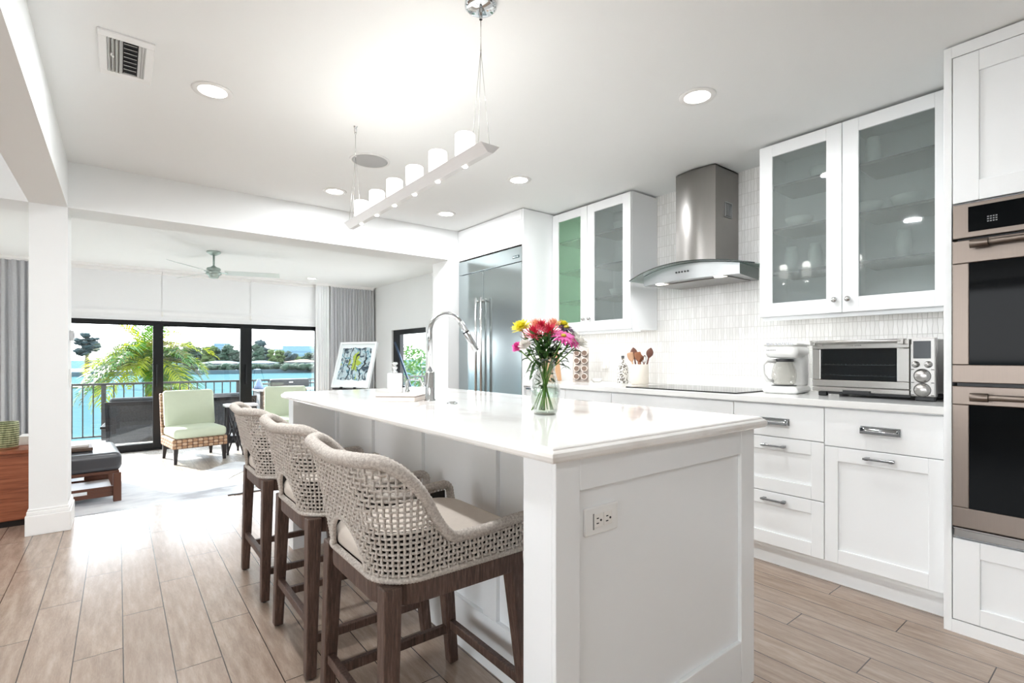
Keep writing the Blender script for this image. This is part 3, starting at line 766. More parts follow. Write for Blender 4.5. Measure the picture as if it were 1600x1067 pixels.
dup(s0, 'woven rope bar stool nearest the glass doors and ottoman', (.757, 2.748, 0))

# ------------------------------------------------------------------ on the island
t = thing('kitchen_faucet', 'tall chrome gooseneck faucet with pull-down spray on the island', 'faucet', (1.181, 2.154, .915))
zb = .915
MB().lathe([(.028, 0), (.028, .004), (.0225, .007), (.0225, .135), (.019, .139), (.013, .140), (0, .14)], (1.181, 2.154, zb), 28).build('body', CHROME, t)
c = Vector((1.181, 2.154, 0)); sp = [Vector((0, 0, .13)), Vector((0, 0, .33))]
for i in range(1, 17):
    a = PI-(PI*1.0-.36)*i/16*.94; sp.append(Vector((.082+.082*math.cos(a), 0, .335+.085*math.sin(a))))
sp = [Vector((p.x*.96+c.x, c.y-.28*p.x, zb+p.z)) for p in sp]
MB().tube(sp, .0122, 14).build('spout', CHROME, t)
e1, e0 = sp[-1], sp[-2]; dr = (e1-e0).normalized(); dr = (dr+Vector((.06, -.02, -.25))).normalized()
h = MB().tube([e1-dr*.004, e1+dr*.05, e1+dr*.052, e1+dr*.155, e1+dr*.16], [.0135, .0150, .0165, .0185, .017], 16)
ho = h.build('spray_head', CHROME, t)
MB().tube([e1+dr*.049, e1+dr*.056], .0168, 16).build('ring', BLACKM, ho)
hp = [(1.181-.02, 2.154+.018, zb+.075), (1.150, 2.18, zb+.078)]
hd = MB().cyl(hp[0], hp[1], .012, n=14)
hd.tube([Vector((1.146+.010*math.cos(a), 2.184+.01*math.sin(a), zb+.078+.026*math.sin(a*1.0))) for a in [2.2*i/8-.2 for i in range(9)]], .005, 8)
hd.build('lever_handle', CHROME, t)
t = MB().lathe([(.024, 0), (.026, .003), (.022, .007), (.016, .008), (.0155, .011), (0, .012)], (1.168, 1.93, .915), 24).build('air_switch', CHROME)
tag(t, 'round chrome push button set into the island top beside the faucet', 'button')
t = thing('soap_dispenser', 'white ceramic soap bottle with chrome pump on the island', 'soap dispenser', (1.30, 2.80, .915))
MB().lathe([(.04, 0), (.043, .004), (.043, .108), (.040, .113), (.016, .114), (0, .114)], (1.30, 2.80, .915), 28).build('bottle', CERAM, t)
MB().lathe([(.018, .112), (.018, .124), (.010, .126), (.010, .140), (.016, .142), (.016, .152), (.009, .154), (.009, .165), (.017, .167), (.017, .178), (0, .18)], (1.30, 2.80, .915), 20).build('pump', CHROME, t)
t = thing('built_in_dispenser', 'small chrome pump fixed to the island behind the faucet', 'soap dispenser', (1.39, 2.82, .915))
MB().lathe([(.017, 0), (.017, .01), (.012, .012), (.012, .052), (.009, .054), (.009, .07), (0, .071)], (1.39, 2.82, .915), 18).build('body', CHROME, t)
MB().tube([(1.39, 2.82, .983), (1.41, 2.80, .99), (1.445, 2.775, .985)], .006, 10).build('nozzle', CHROME, t)
t = thing('tray', 'low pale stone tray lying on the island near the faucet', 'tray', (1.08, 2.25, .915), math.radians(-46))
MB().box(-.095, .095, -.085, .085, 0, .028).build('base', pm('tray_stone', (226, 214, 206), .3, var=.08, scale=30), t, world=False, bevel=.003)
MB().box(-.096, .096, -.086, .086, .020, .026).build('edge_band', pm('tray_band', (150, 138, 130), .4, var=.2, scale=40), t, world=False)

# vase with cut flowers
VX, VY, VZ = 1.223, 1.372, .915
t = thing('flower_vase', 'clear glass hourglass vase of cut flowers on the island', 'vase', (VX, VY, VZ))
prof = [(.0, .004), (.037, .004), (.0425, .012), (.0485, .045), (.0515, .08), (.0505, .10), (.040, .135), (.0335, .160), (.0365, .185), (.0435, .203)]
vm = MB().lathe([(.0, 0), (.039, 0), (.045, .01), (.0515, .045), (.0545, .08), (.0535, .10), (.043, .135), (.0365, .160), (.0395, .185), (.046, .204), (.0435, .2035)]+prof[::-1][1:], (VX, VY, VZ), 40)
vm.build('vessel', VGLASS, t)
wm = MB().lathe([(0, .006), (.0355, .0065), (.041, .013), (.047, .045), (.050, .08), (.049, .098), (.0, .098)], (VX, VY, VZ), 32)
wm.build('water', clear_glass('vase_water', (244, 251, 245)), t)
def petal_ring(m, c, ax, n, r0, L, w, tilt, curl, rr, rows=4):
    ax = ax.normalized(); x = ax.orthogonal().normalized(); y = ax.cross(x)
    for i in range(n):
        a = 2*PI*(i+rr.random()*.5)/n; d = x*math.cos(a)+y*math.sin(a); s = ax.cross(d); ll = L*(.85+.3*rr.random()); ti = tilt+(rr.random()-.5)*.25
        vs = []
        for k in range(rows+1):
            f = k/rows; an = ti-curl*f; p = c+d*(r0+ll*f*math.cos(an*.6+ti*.4))+ax*(ll*f*math.sin(an)); ww = w*(.5+.7*math.sin(PI*min(.95, f*.8+.15)))*(1 if f < .99 else .35)
            vs += [p-s*ww/2, p+s*ww/2]
        m.add(vs, [(2*k, 2*k+1, 2*k+3, 2*k+2) for k in range(rows)], True)
PET = {'crimson': pm('crimson_petal', (206, 36, 74), .6, var=.25, scale=40), 'pink': pm('pink_petal', (232, 96, 176), .6, var=.2, scale=40), 'yellow': pm('yellow_petal', (236, 226, 70), .6, var=.12, scale=40),
       'white': pm('white_petal', (244, 242, 236), .6, var=.03, scale=40), 'peach': pm('peach_petal', (240, 176, 150), .6, var=.15, scale=40), 'purple': pm('dark_purple_petal', (74, 48, 74), .6, var=.25, scale=40)}
EYE = pm('flower_eye', (196, 178, 60), .8, var=.3, scale=80)
rr = random.Random(21)
RV, FV = Vector((FY, -FX, 0)), Vector((FX, FY, 0))
def flower(kind, du, df, z, size, style, label, lean=1.0):
    """du along the picture's width, df away from the camera, from the vase axis (m)"""
    c = Vector((VX, VY, 0))+RV*du+FV*df; c.z = z
    hub = Vector((VX, VY, VZ+.12)); ax = (c-hub).normalized(); ax = (ax+Vector((0, 0, .25))-FV*.55).normalized()
    t = thing('flower', label, 'flower', (VX, VY, VZ), 0, 'cut flowers in the glass vase')
    fl = MB()
    if style == 'spider':
        for q in range(5): petal_ring(fl, c+ax*(.004*q), ax, 15-q, .003, size*(1.0-.14*q), .0036, .12+.26*q, -.3, rr)
    elif style == 'daisy':
        for q in range(2): petal_ring(fl, c+ax*.003*q, ax, 17, .007, size*(1-.12*q), .0085, .12+.18*q, .25, rr)
    else:
        for q in range(5): petal_ring(fl, c+ax*(.003*q), ax, 15-q, .003, size*(1.0-.16*q), .010, .05+.3*q, -.15, rr)
    fl.build('bloom', PET[kind], t, smooth=True)
    if style == 'daisy': MB().ball(c+ax*.005, .0105, 8, (1, 1, .7)).build('eye', EYE, t)
    foot = Vector((VX-(c.x-VX)*.35+rr.uniform(-.016, .016), VY-(c.y-VY)*.35+rr.uniform(-.016, .016), VZ+.016)); neck = Vector((VX+(c.x-VX)*.20, VY+(c.y-VY)*.20, VZ+.165))
    pts = []
    for k in range(9):
        f = k/8; pts.append((foot*(1-f)**2+neck*2*f*(1-f)*1.0+(c-ax*.004)*f*f) if False else (foot+(neck-foot)*min(1, f*2) if f <= .5 else neck+((c-ax*.004)-neck)*((f-.5)*2)))
    MB().tube(pts, .0022, 7).build('stem', STEMG, t)
    lf = MB()
    for k in range(5):
        f = rr.uniform(.15, .8); p = neck+(c-neck)*f; a = rr.uniform(0, 6.28); d = Vector((math.cos(a), math.sin(a), rr.uniform(-.3, .6))).normalized(); s = d.cross(Vector((0, 0, 1))).normalized(); L_ = rr.uniform(.03, .06)
        lf.add([p, p+d*L_*.35+s*.009, p+d*L_*.4+Vector((0, 0, .004)), p+d*L_*.35-s*.009, p+d*L_*.75+s*.006, p+d*L_*.75-s*.006, p+d*L_-Vector((0, 0, .008))], [(0, 1, 2), (0, 2, 3), (1, 4, 2), (2, 5, 3), (2, 4, 6), (2, 6, 5)], True)
    lf.build('leaves', GREENL, t)
    return t
for a in (('yellow', -.085, .0, 1.226, .040, 'full', 'large yellow flower at the refrigerator side of the bouquet'),
          ('crimson', -.040, -.035, 1.196, .050, 'spider', 'crimson spidery chrysanthemum in front, below the yellow flower'),
          ('crimson', .012, -.03, 1.203, .052, 'spider', 'crimson spidery chrysanthemum in the middle of the bouquet'),
          ('crimson', -.012, .02, 1.222, .044, 'spider', 'crimson spidery chrysanthemum topping the bouquet'),
          ('pink', .062, -.04, 1.195, .038, 'daisy', 'bright pink daisy with a yellow eye facing the viewer'),
          ('pink', .092, -.01, 1.180, .034, 'daisy', 'pink daisy drooping beside the white flower'),
          ('pink', .078, .01, 1.205, .030, 'daisy', 'pink daisy behind the bright pink daisy'),
          ('white', .122, .0, 1.172, .040, 'full', 'round white flower at the spice rack side of the bouquet'),
          ('white', .108, .045, 1.192, .036, 'full', 'white flower behind the round white one'),
          ('yellow', .068, .05, 1.236, .030, 'full', 'small yellow flower high at the back of the bouquet'),
          ('purple', .078, .02, 1.228, .030, 'daisy', 'dark purple flower near the top of the bouquet'),
          ('purple', .0, .055, 1.238, .026, 'daisy', 'dark purple flower at the top behind the crimson ones'),
          ('peach', -.03, .03, 1.228, .042, 'spider', 'peach spidery flower behind the crimson ones'),
          ('peach', .03, .03, 1.232, .040, 'spider', 'peach spidery flower between yellow and crimson ones'),
          ('pink', -.098, -.03, 1.155, .022, 'full', 'small pink bloom hanging low under the yellow flower'),
          ('white', -.075, -.045, 1.162, .024, 'full', 'small cream bloom hanging low below the crimson ones')):
    flower(*a)
fo = MB()
for k in range(150):
    a = rr.uniform(0, 6.28); rad = rr.uniform(.01, .085)*(rr.random()**.3); z = VZ+.20+rr.uniform(0, .085); f = (z-VZ-.17)/.1
    p = Vector((VX+rad*f*math.cos(a), VY+rad*f*math.sin(a), z)); d = Vector((math.cos(a)*.7, math.sin(a)*.7, rr.uniform(-.1, .9))).normalized(); s = d.cross(Vector((0, 0, 1))).normalized(); L_ = rr.uniform(.03, .06); w_ = L_*.18
    fo.add([p, p+d*L_*.4+s*w_, p+d*L_*.4-s*w_, p+d*L_], [(0, 1, 2), (1, 3, 2)], True)
for k in range(70):
    a = rr.uniform(0, 6.28); rad = .026*math.sqrt(rr.random()); z = VZ+rr.uniform(.10, .20); p = Vector((VX+rad*math.cos(a), VY+rad*math.sin(a), z)); d = Vector((math.cos(a)*.25, math.sin(a)*.25, rr.uniform(-1, 1))).normalized(); s = d.orthogonal().normalized(); L_ = rr.uniform(.02, .035)
    fo.add([p, p+d*L_*.4+s*.005, p+d*L_*.4-s*.005, p+d*L_], [(0, 1, 2), (1, 3, 2)], True)
for (du, df, z, dx) in ((-.06, -.05, 1.07, -1), (-.07, -.02, 1.05, -1), (.065, -.04, 1.085, 1), (-.05, -.06, 1.045, -1)):
    p = Vector((VX, VY, 1.115))+RV*.03*dx-FV*.02; q = Vector((VX, VY, 0))+RV*du*1.15+FV*df; q.z = z; s = Vector((0, 0, 1)).cross((q-p).normalized()).normalized()
    m_ = (p+q)/2+Vector((0, 0, .012))
    for k in range(3):
        off = (q-p)*.25*k+Vector((0, 0, -.012*k)); fo.add([p+off, m_+s*.007+off*.6, m_-s*.007+off*.6, q+off*.1], [(0, 1, 2), (1, 3, 2)], True)
f_ = fo.build('bouquet_foliage', GREENL); tag(f_, 'dark green leaves filling the bouquet between the stems', 'foliage', kind='stuff')

# ================================================================== on the worktop
ZC = .915
ck = MB().box(2.772, 3.262, 1.478, 2.272, ZC, ZC+.006)
tag(ck.build('cooktop', BGLASS, bevel=.002), 'flat black glass induction cooktop set on the worktop under the hood', 'cooktop')
# toaster oven, turned a little toward the room
t = thing('toaster_oven', 'stainless countertop toaster oven with knobs and a dark display', 'toaster oven', (2.985, .915, ZC), 0)
SILV = pm('toaster_silver', (172, 170, 167), .26, 1, var=.05, stretch=(1, 60, 1), scale=8)
X0, XB, YL, YR, YM = 0.0, .34, .255, -.285, -.186       # local: x depth, +y toward the refrigerator; door YM..YL, controls YR..YM
Zb, Zt = .022, .300
MB().box(.03, XB, YR+.012, YL-.006, Zb+.01, Zt-.004).build('body', pm('toaster_shell', (150, 149, 147), .35, 1, var=.05), t, world=False, bevel=.012)
f = MB(); a, b, c_, d = YM+.002, YL, .052, Zt-.004
wy0_, wy1_, wz0_, wz1_ = YM+.052, YL-.045, .088, .252
f.box(0, .03, a, b, c_, wz0_).box(0, .03, a, b, wz1_, d).box(0, .03, a, wy0_, wz0_, wz1_).box(0, .03, wy1_, b, wz0_, wz1_)
fd = f.build('oven_door', SILV, t, world=False, bevel=.004)
MB().box(.010, .014, wy0_-.002, wy1_+.002, wz0_-.002, wz1_+.002).build('window', pane('toaster_glass', (190, 196, 200), f0=.03), fd, world=False)
iv = MB().box(.028, .032, wy0_-.01, wy1_+.01, wz0_-.01, wz1_+.01); iv.build('cavity', pm('cavity_dark', (16, 20, 26), .6), t, world=False)
for z in (.112, .168):
    r = MB().tube([(.020, wy0_+.004, z), (.020, wy1_-.004, z)], .0026, 6)
    for k in range(18): r.box(.019, .027, wy0_+.012+.0195*k, wy0_+.016+.0195*k, z-.002, z+.006)
    r.build('wire_rack', CHROME, t, world=False)
h = MB().tube([(-.036, a+.020, Zt-.012), (-.036, b-.02, Zt-.012)], .0095, 14)
for y in (a+.022, b-.022): h.box(-.044, .004, y-.012, y+.012, Zt-.030, Zt-.002)
h.build('handle', SILV, fd, world=False, bevel=.003)
m = MB()
for k in range(9):
    if k not in (4,): m.box(-.0012, .0005, .078-.0075*k, .0825-.0075*k, .2665, .272)
m.build('maker_mark', pm('grey_lettering', (116, 114, 112), .4, .5), fd, world=False)
MB().box(.004, .034, a, b, .026, .050).build('crumb_tray', SILV, t, world=False, bevel=.004)
MB().prism([(-.002, .10), (.012, .11), (.012, -.03), (-.002, -.02)], .022, .036).build('tray_grip', DPLAST, t, world=False)
cp = MB().box(0, .034, YR, YM-.002, .022, Zt).build('control_panel', SILV, t, world=False, bevel=.006)
MB().box(-.0018, .001, YR+.018, YM-.014, .202, .284).build('display', pm('display_grey', (62, 66, 70), .25), cp, world=False, bevel=.002)
def knob(y, z, r):
    k = MB().lathe([(r*1.18, 0), (r*1.18, -.003), (r, -.004), (r*.94, -.019), (r*.86, -.021), (0, -.021)], (0, y, z), 28, 'X')
    o = k.build('knob', SILV, cp, world=False)
    MB().lathe([(r*1.24, .0), (r*1.24, -.0015), (r*1.1, -.0015)], (0, y, z), 28, 'X').build('knob_ring', DPLAST, o, world=False)
ym = (YR+YM)/2
knob(ym+.001, .120, .027); knob(ym+.001, .054, .027); knob(ym+.026, .174, .0125); knob(ym-.022, .174, .0125)
m = MB()
for z in (.088, .022+.008, .150):
    for y in (-.038, .038): m.box(-.0012, .0005, ym+y-.006, ym+y+.006, z-.002, z+.002)
m.build('dial_marks', pm('dial_print', (110, 108, 106), .5), cp, world=False)
ft = MB()
for x in (.03, .28): ft.box(x, x+.03, YR+.012, YM-.012, 0, .023)
for x in (.03, .28): ft.box(x, x+.03, YL-.06, YL-.02, 0, .023)
ft.box(.02, .32, YM, YL-.07, .012, .03); ft.build('base_feet', DPLAST, t, world=False, bevel=.004)
t.rotation_euler[2] = math.radians(-3.2)
# coffee maker
t = thing('coffee_maker', 'white drip coffee maker with glass carafe beside the toaster oven', 'coffee maker', (3.10, 1.345, ZC), math.radians(6))
MB().cushion(-.13, .13, -.095, .095, .0, .042, .03, .002).build('base', PLAST, t, world=False)
MB().lathe([(.064, 0), (.066, .006), (.0, .007)], (-.045, 0, .040), 26).build('warming_plate', DPLAST, t, world=False)
MB().cushion(.045, .13, -.085, .085, .03, .24, .03).build('tank', PLAST, t, world=False)
MB().cushion(-.115, .13, -.09, .09, .205, .282, .035, .0).build('brew_head', PLAST, t, world=False)
hb_ = MB().cushion(-.118, .132, -.092, .092, .274, .298, .03, .006).build('lid', PLAST, t, world=False)
m = MB()
for k in range(7): m.box(-.1195, -.117, -.07+.021*k, -.054+.021*k, .279, .292)
m.build('vent_marks', pm('dull_chrome', (150, 150, 150), .25, .8), hb_, world=False)
m = MB()
for k in range(6): m.box(-.1165, -.1145, .066-.0085*k, .071-.0085*k, .246, .252)
m.build('maker_mark', pm('grey_lettering', (116, 114, 112), .4, .5), t, world=False)
cf = MB().lathe([(.048, .0), (.060, .01), (.066, .05), (.062, .09), (.050, .125), (.047, .138)], (-.048, 0, .048), 30).build('carafe', clear_glass('carafe_glass', (246, 245, 242)), t, world=False)
MB().lathe([(.050, .134), (.053, .140), (.050, .150), (0, .152)], (-.048, 0, .048), 26).build('carafe_lid', DPLAST, cf, world=False)
MB().tube([(-.085, .035, .185), (-.125, .070, .190), (-.145, .085, .165), (-.142, .083, .11), (-.118, .066, .075), (-.093, .045, .07)], [.012, .013, .013, .012, .011, .009], 12).build('carafe_handle', PLAST, cf, world=False)
# utensil crock and wooden utensils
t = MB().lathe([(0, 0), (.058, 0), (.066, .004), (.066, .152), (.063, .155), (.060, .152), (.060, .012), (0, .012)], (3.165, 2.455, ZC), 36).build('utensil_crock', pm('cream_stoneware', (226, 218, 206), .4, var=.02))
tag(t, 'cream stoneware crock holding wooden utensils on the worktop', 'crock')
CRX = Vector((3.165, 2.455, ZC))
def utensil(name, label, du, df, tx, ty, L_, shape, m):
    a = CRX+RV*du+FV*df+Vector((0, 0, .016)); b = CRX+RV*tx+FV*ty+Vector((0, 0, L_))
    t = thing(name, label, 'utensil', tuple(a), 0, 'wooden utensils in the crock')
    d = (b-a).normalized(); s = d.cross(FV).normalized(); n = s.cross(d)
    MB().tube([a, a+(b-a)*.72], [.0055, .006], 8).build('handle', m, t)
    hd = MB(); c = a+(b-a)*.7; e_ = b-c
    w = {'spoon': [.15, .55, .9, 1, .92, .6, .1], 'spat': [.3, .6, .85, .95, 1, 1, .8], 'whisk': [.15, .6, .95, 1, .9, .6, .1]}[shape]; W_ = {'spoon': .027, 'spat': .026, 'whisk': .024}[shape]
    if shape == 'whisk':
        for q in range(6):
            an = PI*q/6; hd.tube([c+e_*(k/12)+(s*math.cos(an)+n*math.sin(an))*W_*math.sin(PI*k/12)*1.05 for k in range(13)], .0016, 5)
    else:
        k_ = len(w)
        for sg in (1, -1):
            vs = [c+e_*(i/(k_-1))+s*w[i]*W_*j+n*(sg*.004-(.007*(1-j*j)*math.sin(PI*i/(k_-1)) if shape == 'spoon' else 0)) for i in range(k_) for j in (-1, -.5, 0, .5, 1)]
            hd.add(vs, [(i*5+j, i*5+j+1, (i+1)*5+j+1, (i+1)*5+j) for i in range(k_-1) for j in range(4)], True)
        o = len(hd.v)-2*k_*5
        rimi = [i*5 for i in range(k_)]+[(k_-1)*5+j for j in range(1, 5)]+[i*5+4 for i in range(k_-2, -1, -1)]+[j for j in (3, 2, 1)]
        for q in range(len(rimi)):
            p_, r_ = rimi[q], rimi[(q+1) % len(rimi)]; hd.f.append([o+p_, o+r_, o+k_*5+r_, o+k_*5+p_]); hd.sm.append(False)
    hd.build('head', m, t)
WD = pm('dark_utensil_wood', (112, 72, 58), .5, var=.25, scale=18); WP = pm('pale_utensil_wood', (206, 164, 132), .55, var=.12, scale=18)
utensil('spatula', 'pale wooden spatula leaning toward the oil bottle', -.02, 0, -.078, .0, .245, 'spat', WP)
utensil('wooden_spoon', 'brown wooden spoon standing tallest at the back of the crock', -.01, .02, -.045, .03, .285, 'spoon', WD)
utensil('spatula', 'brown wooden spatula standing in the middle of the crock', .0, -.02, -.022, -.01, .250, 'spat', WOODU)
utensil('wooden_spoon', 'mid-brown wooden spoon leaning in the crock beside the whisk', .005, .01, .008, .02, .235, 'spoon', WOODU)
utensil('whisk', 'dark wooden whisk with open loops standing in the crock', .015, -.01, .035, -.01, .225, 'whisk', WD)
utensil('wooden_spoon', 'dark wooden spoon leaning away toward the cooktop', .025, .01, .088, .01, .282, 'spoon', WD)
# oil bottle
t = thing('oil_bottle', 'white patterned oil bottle with dark stopper beside the crock', 'bottle', (3.205, 2.655, ZC))
def pat():
    q = NT('patterned_ceramic'); p = q.obj(); v = q.new('TexVoronoi'); v.inputs['Scale'].default_value = 70; q.link(p, v.inputs['Vector'])
    n = q.noise(p, 45, 3, .6); f = q.math('MULTIPLY', q.math('LESS_THAN', v.outputs[0], .5), q.math('GREATER_THAN', n, .42))
    q.link(q.mix(f, lin((222, 220, 214)), lin((98, 92, 85))), q.b.inputs['Base Color']); q.b.inputs['Roughness'].default_value = .25; return q.m
MB().lathe([(0, 0), (.041, 0), (.043, .004), (.043, .115), (.036, .14), (.018, .165), (.0135, .18), (.0135, .20), (.016, .203), (0, .204)], (3.205, 2.655, ZC), 28).build('bottle', pat(), t)
MB().lathe([(.012, .2), (.013, .222), (0, .223)], (3.205, 2.655, ZC), 14).build('stopper', DPLAST, t)
t = MB().lathe([(0, 0), (.03, 0), (.042, .012), (.048, .03), (.045, .03), (.038, .014), (0, .008)], (3.20, 2.93, ZC), 26).build('dish', CERAM); tag(t, 'small white dish on the worktop under the backsplash outlet', 'dish')
# backsplash outlet with a plug-in
t = thing('wall_outlet', 'white outlet plate on the tiled backsplash left of the oil bottle'.replace(' left of', ' near'), 'outlet', (XW, 2.99, 1.02))
MB().box(XW-.006, XW, 2.952, 3.022, 1.03, 1.145).build('cover_plate', PLAST, t, bevel=.003)
MB().box(XW-.03, XW-.006, 2.968, 3.006, 1.025, 1.062).build('night_light', CERAM, t, bevel=.005)
# spice rack with eight jars lying in it
t = thing('spice_rack', 'leaning brushed metal rack holding eight spice jars', 'rack', (3.06, 2.985, ZC), math.radians(40))
LEAN = math.radians(9); RZ = Matrix.Rotation(math.radians(40), 4, 'Z')
def rk(x, y, z): return Vector((x*math.cos(LEAN)+z*math.sin(LEAN), y, z*math.cos(LEAN)-x*math.sin(LEAN)+.012))
b0 = MB().box(.012, .026, -.066, .066, -.006, .275); b0.v = [rk(*v) for v in b0.v]
RKM = pm('rack_metal', (196, 186, 178), .3, .7, var=.05)
b0.build('back_plate', RKM, t, world=False, bevel=.004)
MB().box(-.02, .09, -.066, .066, 0, .006).build('foot', RKM, t, world=False)
JM, JS, JR = pm('jar_metal', (168, 152, 142), .3, .8, var=.05), pm('spice_brown', (128, 106, 92), .7, var=.5, scale=160), pm('lid_pale', (222, 212, 204), .3, .5)
for i in range(4):
    for j in range(2):
        y = (-.032, .032)[j]; z = .032+.066*i
        lab = ('bottom', 'second', 'third', 'top')[i]+' row spice jar on the '+('oil bottle', 'flower vase')[j]+' side of the rack'
        Mw = Matrix.Translation((3.06, 2.985, ZC)) @ RZ
        o = Mw @ rk(.010, y, z); dx = (RZ.to_3x3() @ Vector((math.cos(LEAN), 0, -math.sin(LEAN))))
        q = thing('spice_jar', lab, 'spice jar', tuple(o), 0, 'spice jars in the rack')
        A = dx.to_track_quat('X', 'Z').to_matrix().to_4x4()
        jb = MB().lathe([(0, 0), (.026, 0), (.0265, -.05), (.024, -.052), (0, -.052)], (0, 0, 0), 24, 'X').xf(A); jb.build('jar', JM, q, world=False)
        l2 = MB().lathe([(.0205, -.0535), (.0, -.0538)], (0, 0, 0), 24, 'X').xf(A); l2.build('lid_window', JS, q, world=False)
        l3 = MB().tube([(-.0535, .0235*math.cos(a*PI/12), .0235*math.sin(a*PI/12)) for a in range(24)], .0034, 6, closed=True).xf(A); l3.build('lid_ring', JR, q, world=False)
# cutting board
cb = MB().box(2.90, 3.105, -.011, .011, 0, .255); cb.v = [Vector((v.x, 3.268+v.y+v.z*.16, v.z+ZC+.002)) for v in cb.v]
t = cb.build('cutting_board', WOODL, bevel=.006); tag(t, 'pale wooden cutting board leaning on the refrigerator panel behind the vase', 'cutting board')

# ================================================================== on the ceiling
GLOW = emit('downlight_glow', (255, 250, 242), 6)
def downlight(x, y, label, power, r=.062, z=2.40):
    t = thing('recessed_downlight', label, 'downlight', (x, y, z-.012), 0, 'recessed ceiling lights')
    MB().lathe([(r, -.004), (r+.022, -.006), (r+.026, 0), (r, 0)], (x, y, z), 32).build('trim_ring', TRIM, t)
    MB().lathe([(0, -.003), (r, -.003), (r, 0)], (x, y, z), 32).build('lens', GLOW, t)
    l = area('downlight_lamp', (x, y, z-.012), 2*r, power, color=(.955, .98, 1))
for x, y, lab in ((.356, 2.79, 'round downlight in the ceiling between the vent and the pendant'), (2.236, 1.39, 'round downlight in the ceiling above the aisle by the toaster oven'),
                  (1.312, 3.897, 'round downlight in the ceiling near the cross beam and speaker'), (2.272, 2.83, 'round downlight in the ceiling before the smaller wall cabinet'),
                  (2.296, 3.894, 'round downlight in the ceiling before the refrigerator'), (.356, 1.39, 'round downlight in the ceiling over the bar stools'), (1.35, -.9, 'round downlight in the ceiling out of the far end of the kitchen')):
    downlight(x, y, lab, DL_POWER*(1.7 if x < .5 else 1))
for x, y, lab in ((2.457, 8.40, 'small round downlight in the living ceiling before the curtain'), (2.3, 5.6, 'added fill downlight in the living ceiling above the easel'),
                  (.3, 5.5, 'added fill downlight in the living ceiling behind the cross beam'), (-1.6, 6.2, 'added fill downlight in the living ceiling over the ottoman')):  # all but the curtain one are added to brighten the living area
    downlight(x, y, lab, LV_POWER if y < 8 else 1.2)
# air vent
t = thing('air_vent', 'white ceiling air vent with dark louvres next to the left beam'.replace('left ', 'long '), 'vent', (.026, 2.71, 2.385))
va, vb_, vc, vd = -.065, .119, 2.518, 2.902
MB().box(va, vb_, vc, vc+.045, 2.392, 2.3995).box(va, vb_, vd-.045, vd, 2.392, 2.3995).box(va, va+.028, vc+.045, vd-.045, 2.392, 2.3995).box(vb_-.028, vb_, vc+.045, vd-.045, 2.392, 2.3995).build('frame', TRIM, t, bevel=.002)
MB().box(va+.02, vb_-.02, vc+.04, vd-.04, 2.398, 2.3997).build('backing', pm('vent_dark', (38, 40, 42), .8), t)
sl = MB()
for i in range(4): sl.obox((va+.035+.013*i, (vc+vd)/2, 2.394), (.005, 0, .004), (0, .147, 0), (.0006, 0, -.0007))
for i in range(8): sl.obox((va+.105, vc+.062+.0375*i, 2.394), (.022, 0, 0), (0, .007, .004), (0, .0007, -.0009))
for i in range(3): sl.obox((va+.136+.009*i, (vc+vd)/2, 2.395), (.0045, 0, -.002), (0, .147, 0), (.0004, 0, .0008))
sl.build('louvres', pm('louvre_grey', (196, 197, 196), .5), t)
MB().tube([(va+.045, 2.68, 2.392), (va+.04, 2.68, 2.38), (va+.05, 2.68, 2.374)], .0035, 8).build('lever', TRIM, t)
# ceiling speaker
t = thing('ceiling_speaker', 'round grey ceiling speaker grille beyond the pendant light', 'speaker', (1.288, 3.15, 2.392))
MB().lathe([(.112, -.004), (.125, -.005), (.127, 0), (.11, 0)], (1.288, 3.15, 2.40), 40).build('trim_ring', TRIM, t)
MB().lathe([(0, -.007), (.1, -.006), (.112, -.003), (.112, 0)], (1.288, 3.15, 2.40), 40).build('grille', pm('speaker_grille', (186, 186, 186), .6, bump=.6, bscale=900), t)

# linear pendant over the island
PX, PY0, PY1, PZ = 1.035, 1.45, 2.80, 1.862
t = thing('linear_pendant', 'long metal bar pendant with six white glass cylinders over the island', 'pendant light', (PX, 2.125, PZ))
ALU = pm('satin_aluminium', (214, 212, 211), .35, .25, var=.03, stretch=(30, 1, 1), scale=8)
V = [(PX-.042, 0, PZ+.012), (PX+.042, 0, PZ+.012), (PX+.012, 0, PZ-.018), (PX-.012, 0, PZ-.018)]
br = MB().add([(x, y, z) for y in (PY0, PY1) for x, _, z in V], [(0, 1, 2, 3), (7, 6, 5, 4), (0, 4, 5, 1), (1, 5, 6, 2), (2, 6, 7, 3), (3, 7, 4, 0)])
bar_o = br.build('bar', ALU, t, bevel=.001)
OPAL = NT('opal_glass'); OPAL.b.inputs['Base Color'].default_value = (.95, .95, .94, 1); OPAL.b.inputs['Emission Color'].default_value = (1, .97, .92, 1); OPAL.b.inputs['Emission Strength'].default_value = 2.2
for i in range(6):
    y = 1.615+.2065*i
    MB().lathe([(0, .016), (.020, .016), (.020, .024), (0, .024)], (PX, y, PZ), 20).build('lamp_holder', ALU, t)
    MB().lathe([(.0, .022), (.036, .022), (.038, .026), (.038, .100), (.036, .102), (.034, .10), (.034, .03), (0, .03)], (PX, y, PZ), 28).build('glass_shade', OPAL.m, t)
    MB().lathe([(0, -.022), (.008, -.022), (.011, -.016), (.011, -.012)], (PX, y, PZ), 16).build('spot_lens', LAMP, t)
    l = bpy.data.lights.new('pendant_lamp', 'POINT'); l.energy = .5; l.shadow_soft_size = .034; l.color = (1, .975, .93); o = bpy.data.objects.new('pendant_lamp', l); COL.objects.link(o); o.location = (PX, y, PZ+.13)
    area('pendant_spot', (PX, y, PZ-.028), .02, .35)
MB().lathe([(0, -.018), (.048, -.018), (.058, -.010), (.058, 0)], (PX, 1.51, 2.40), 32).build('ceiling_plate', CHROME, t)
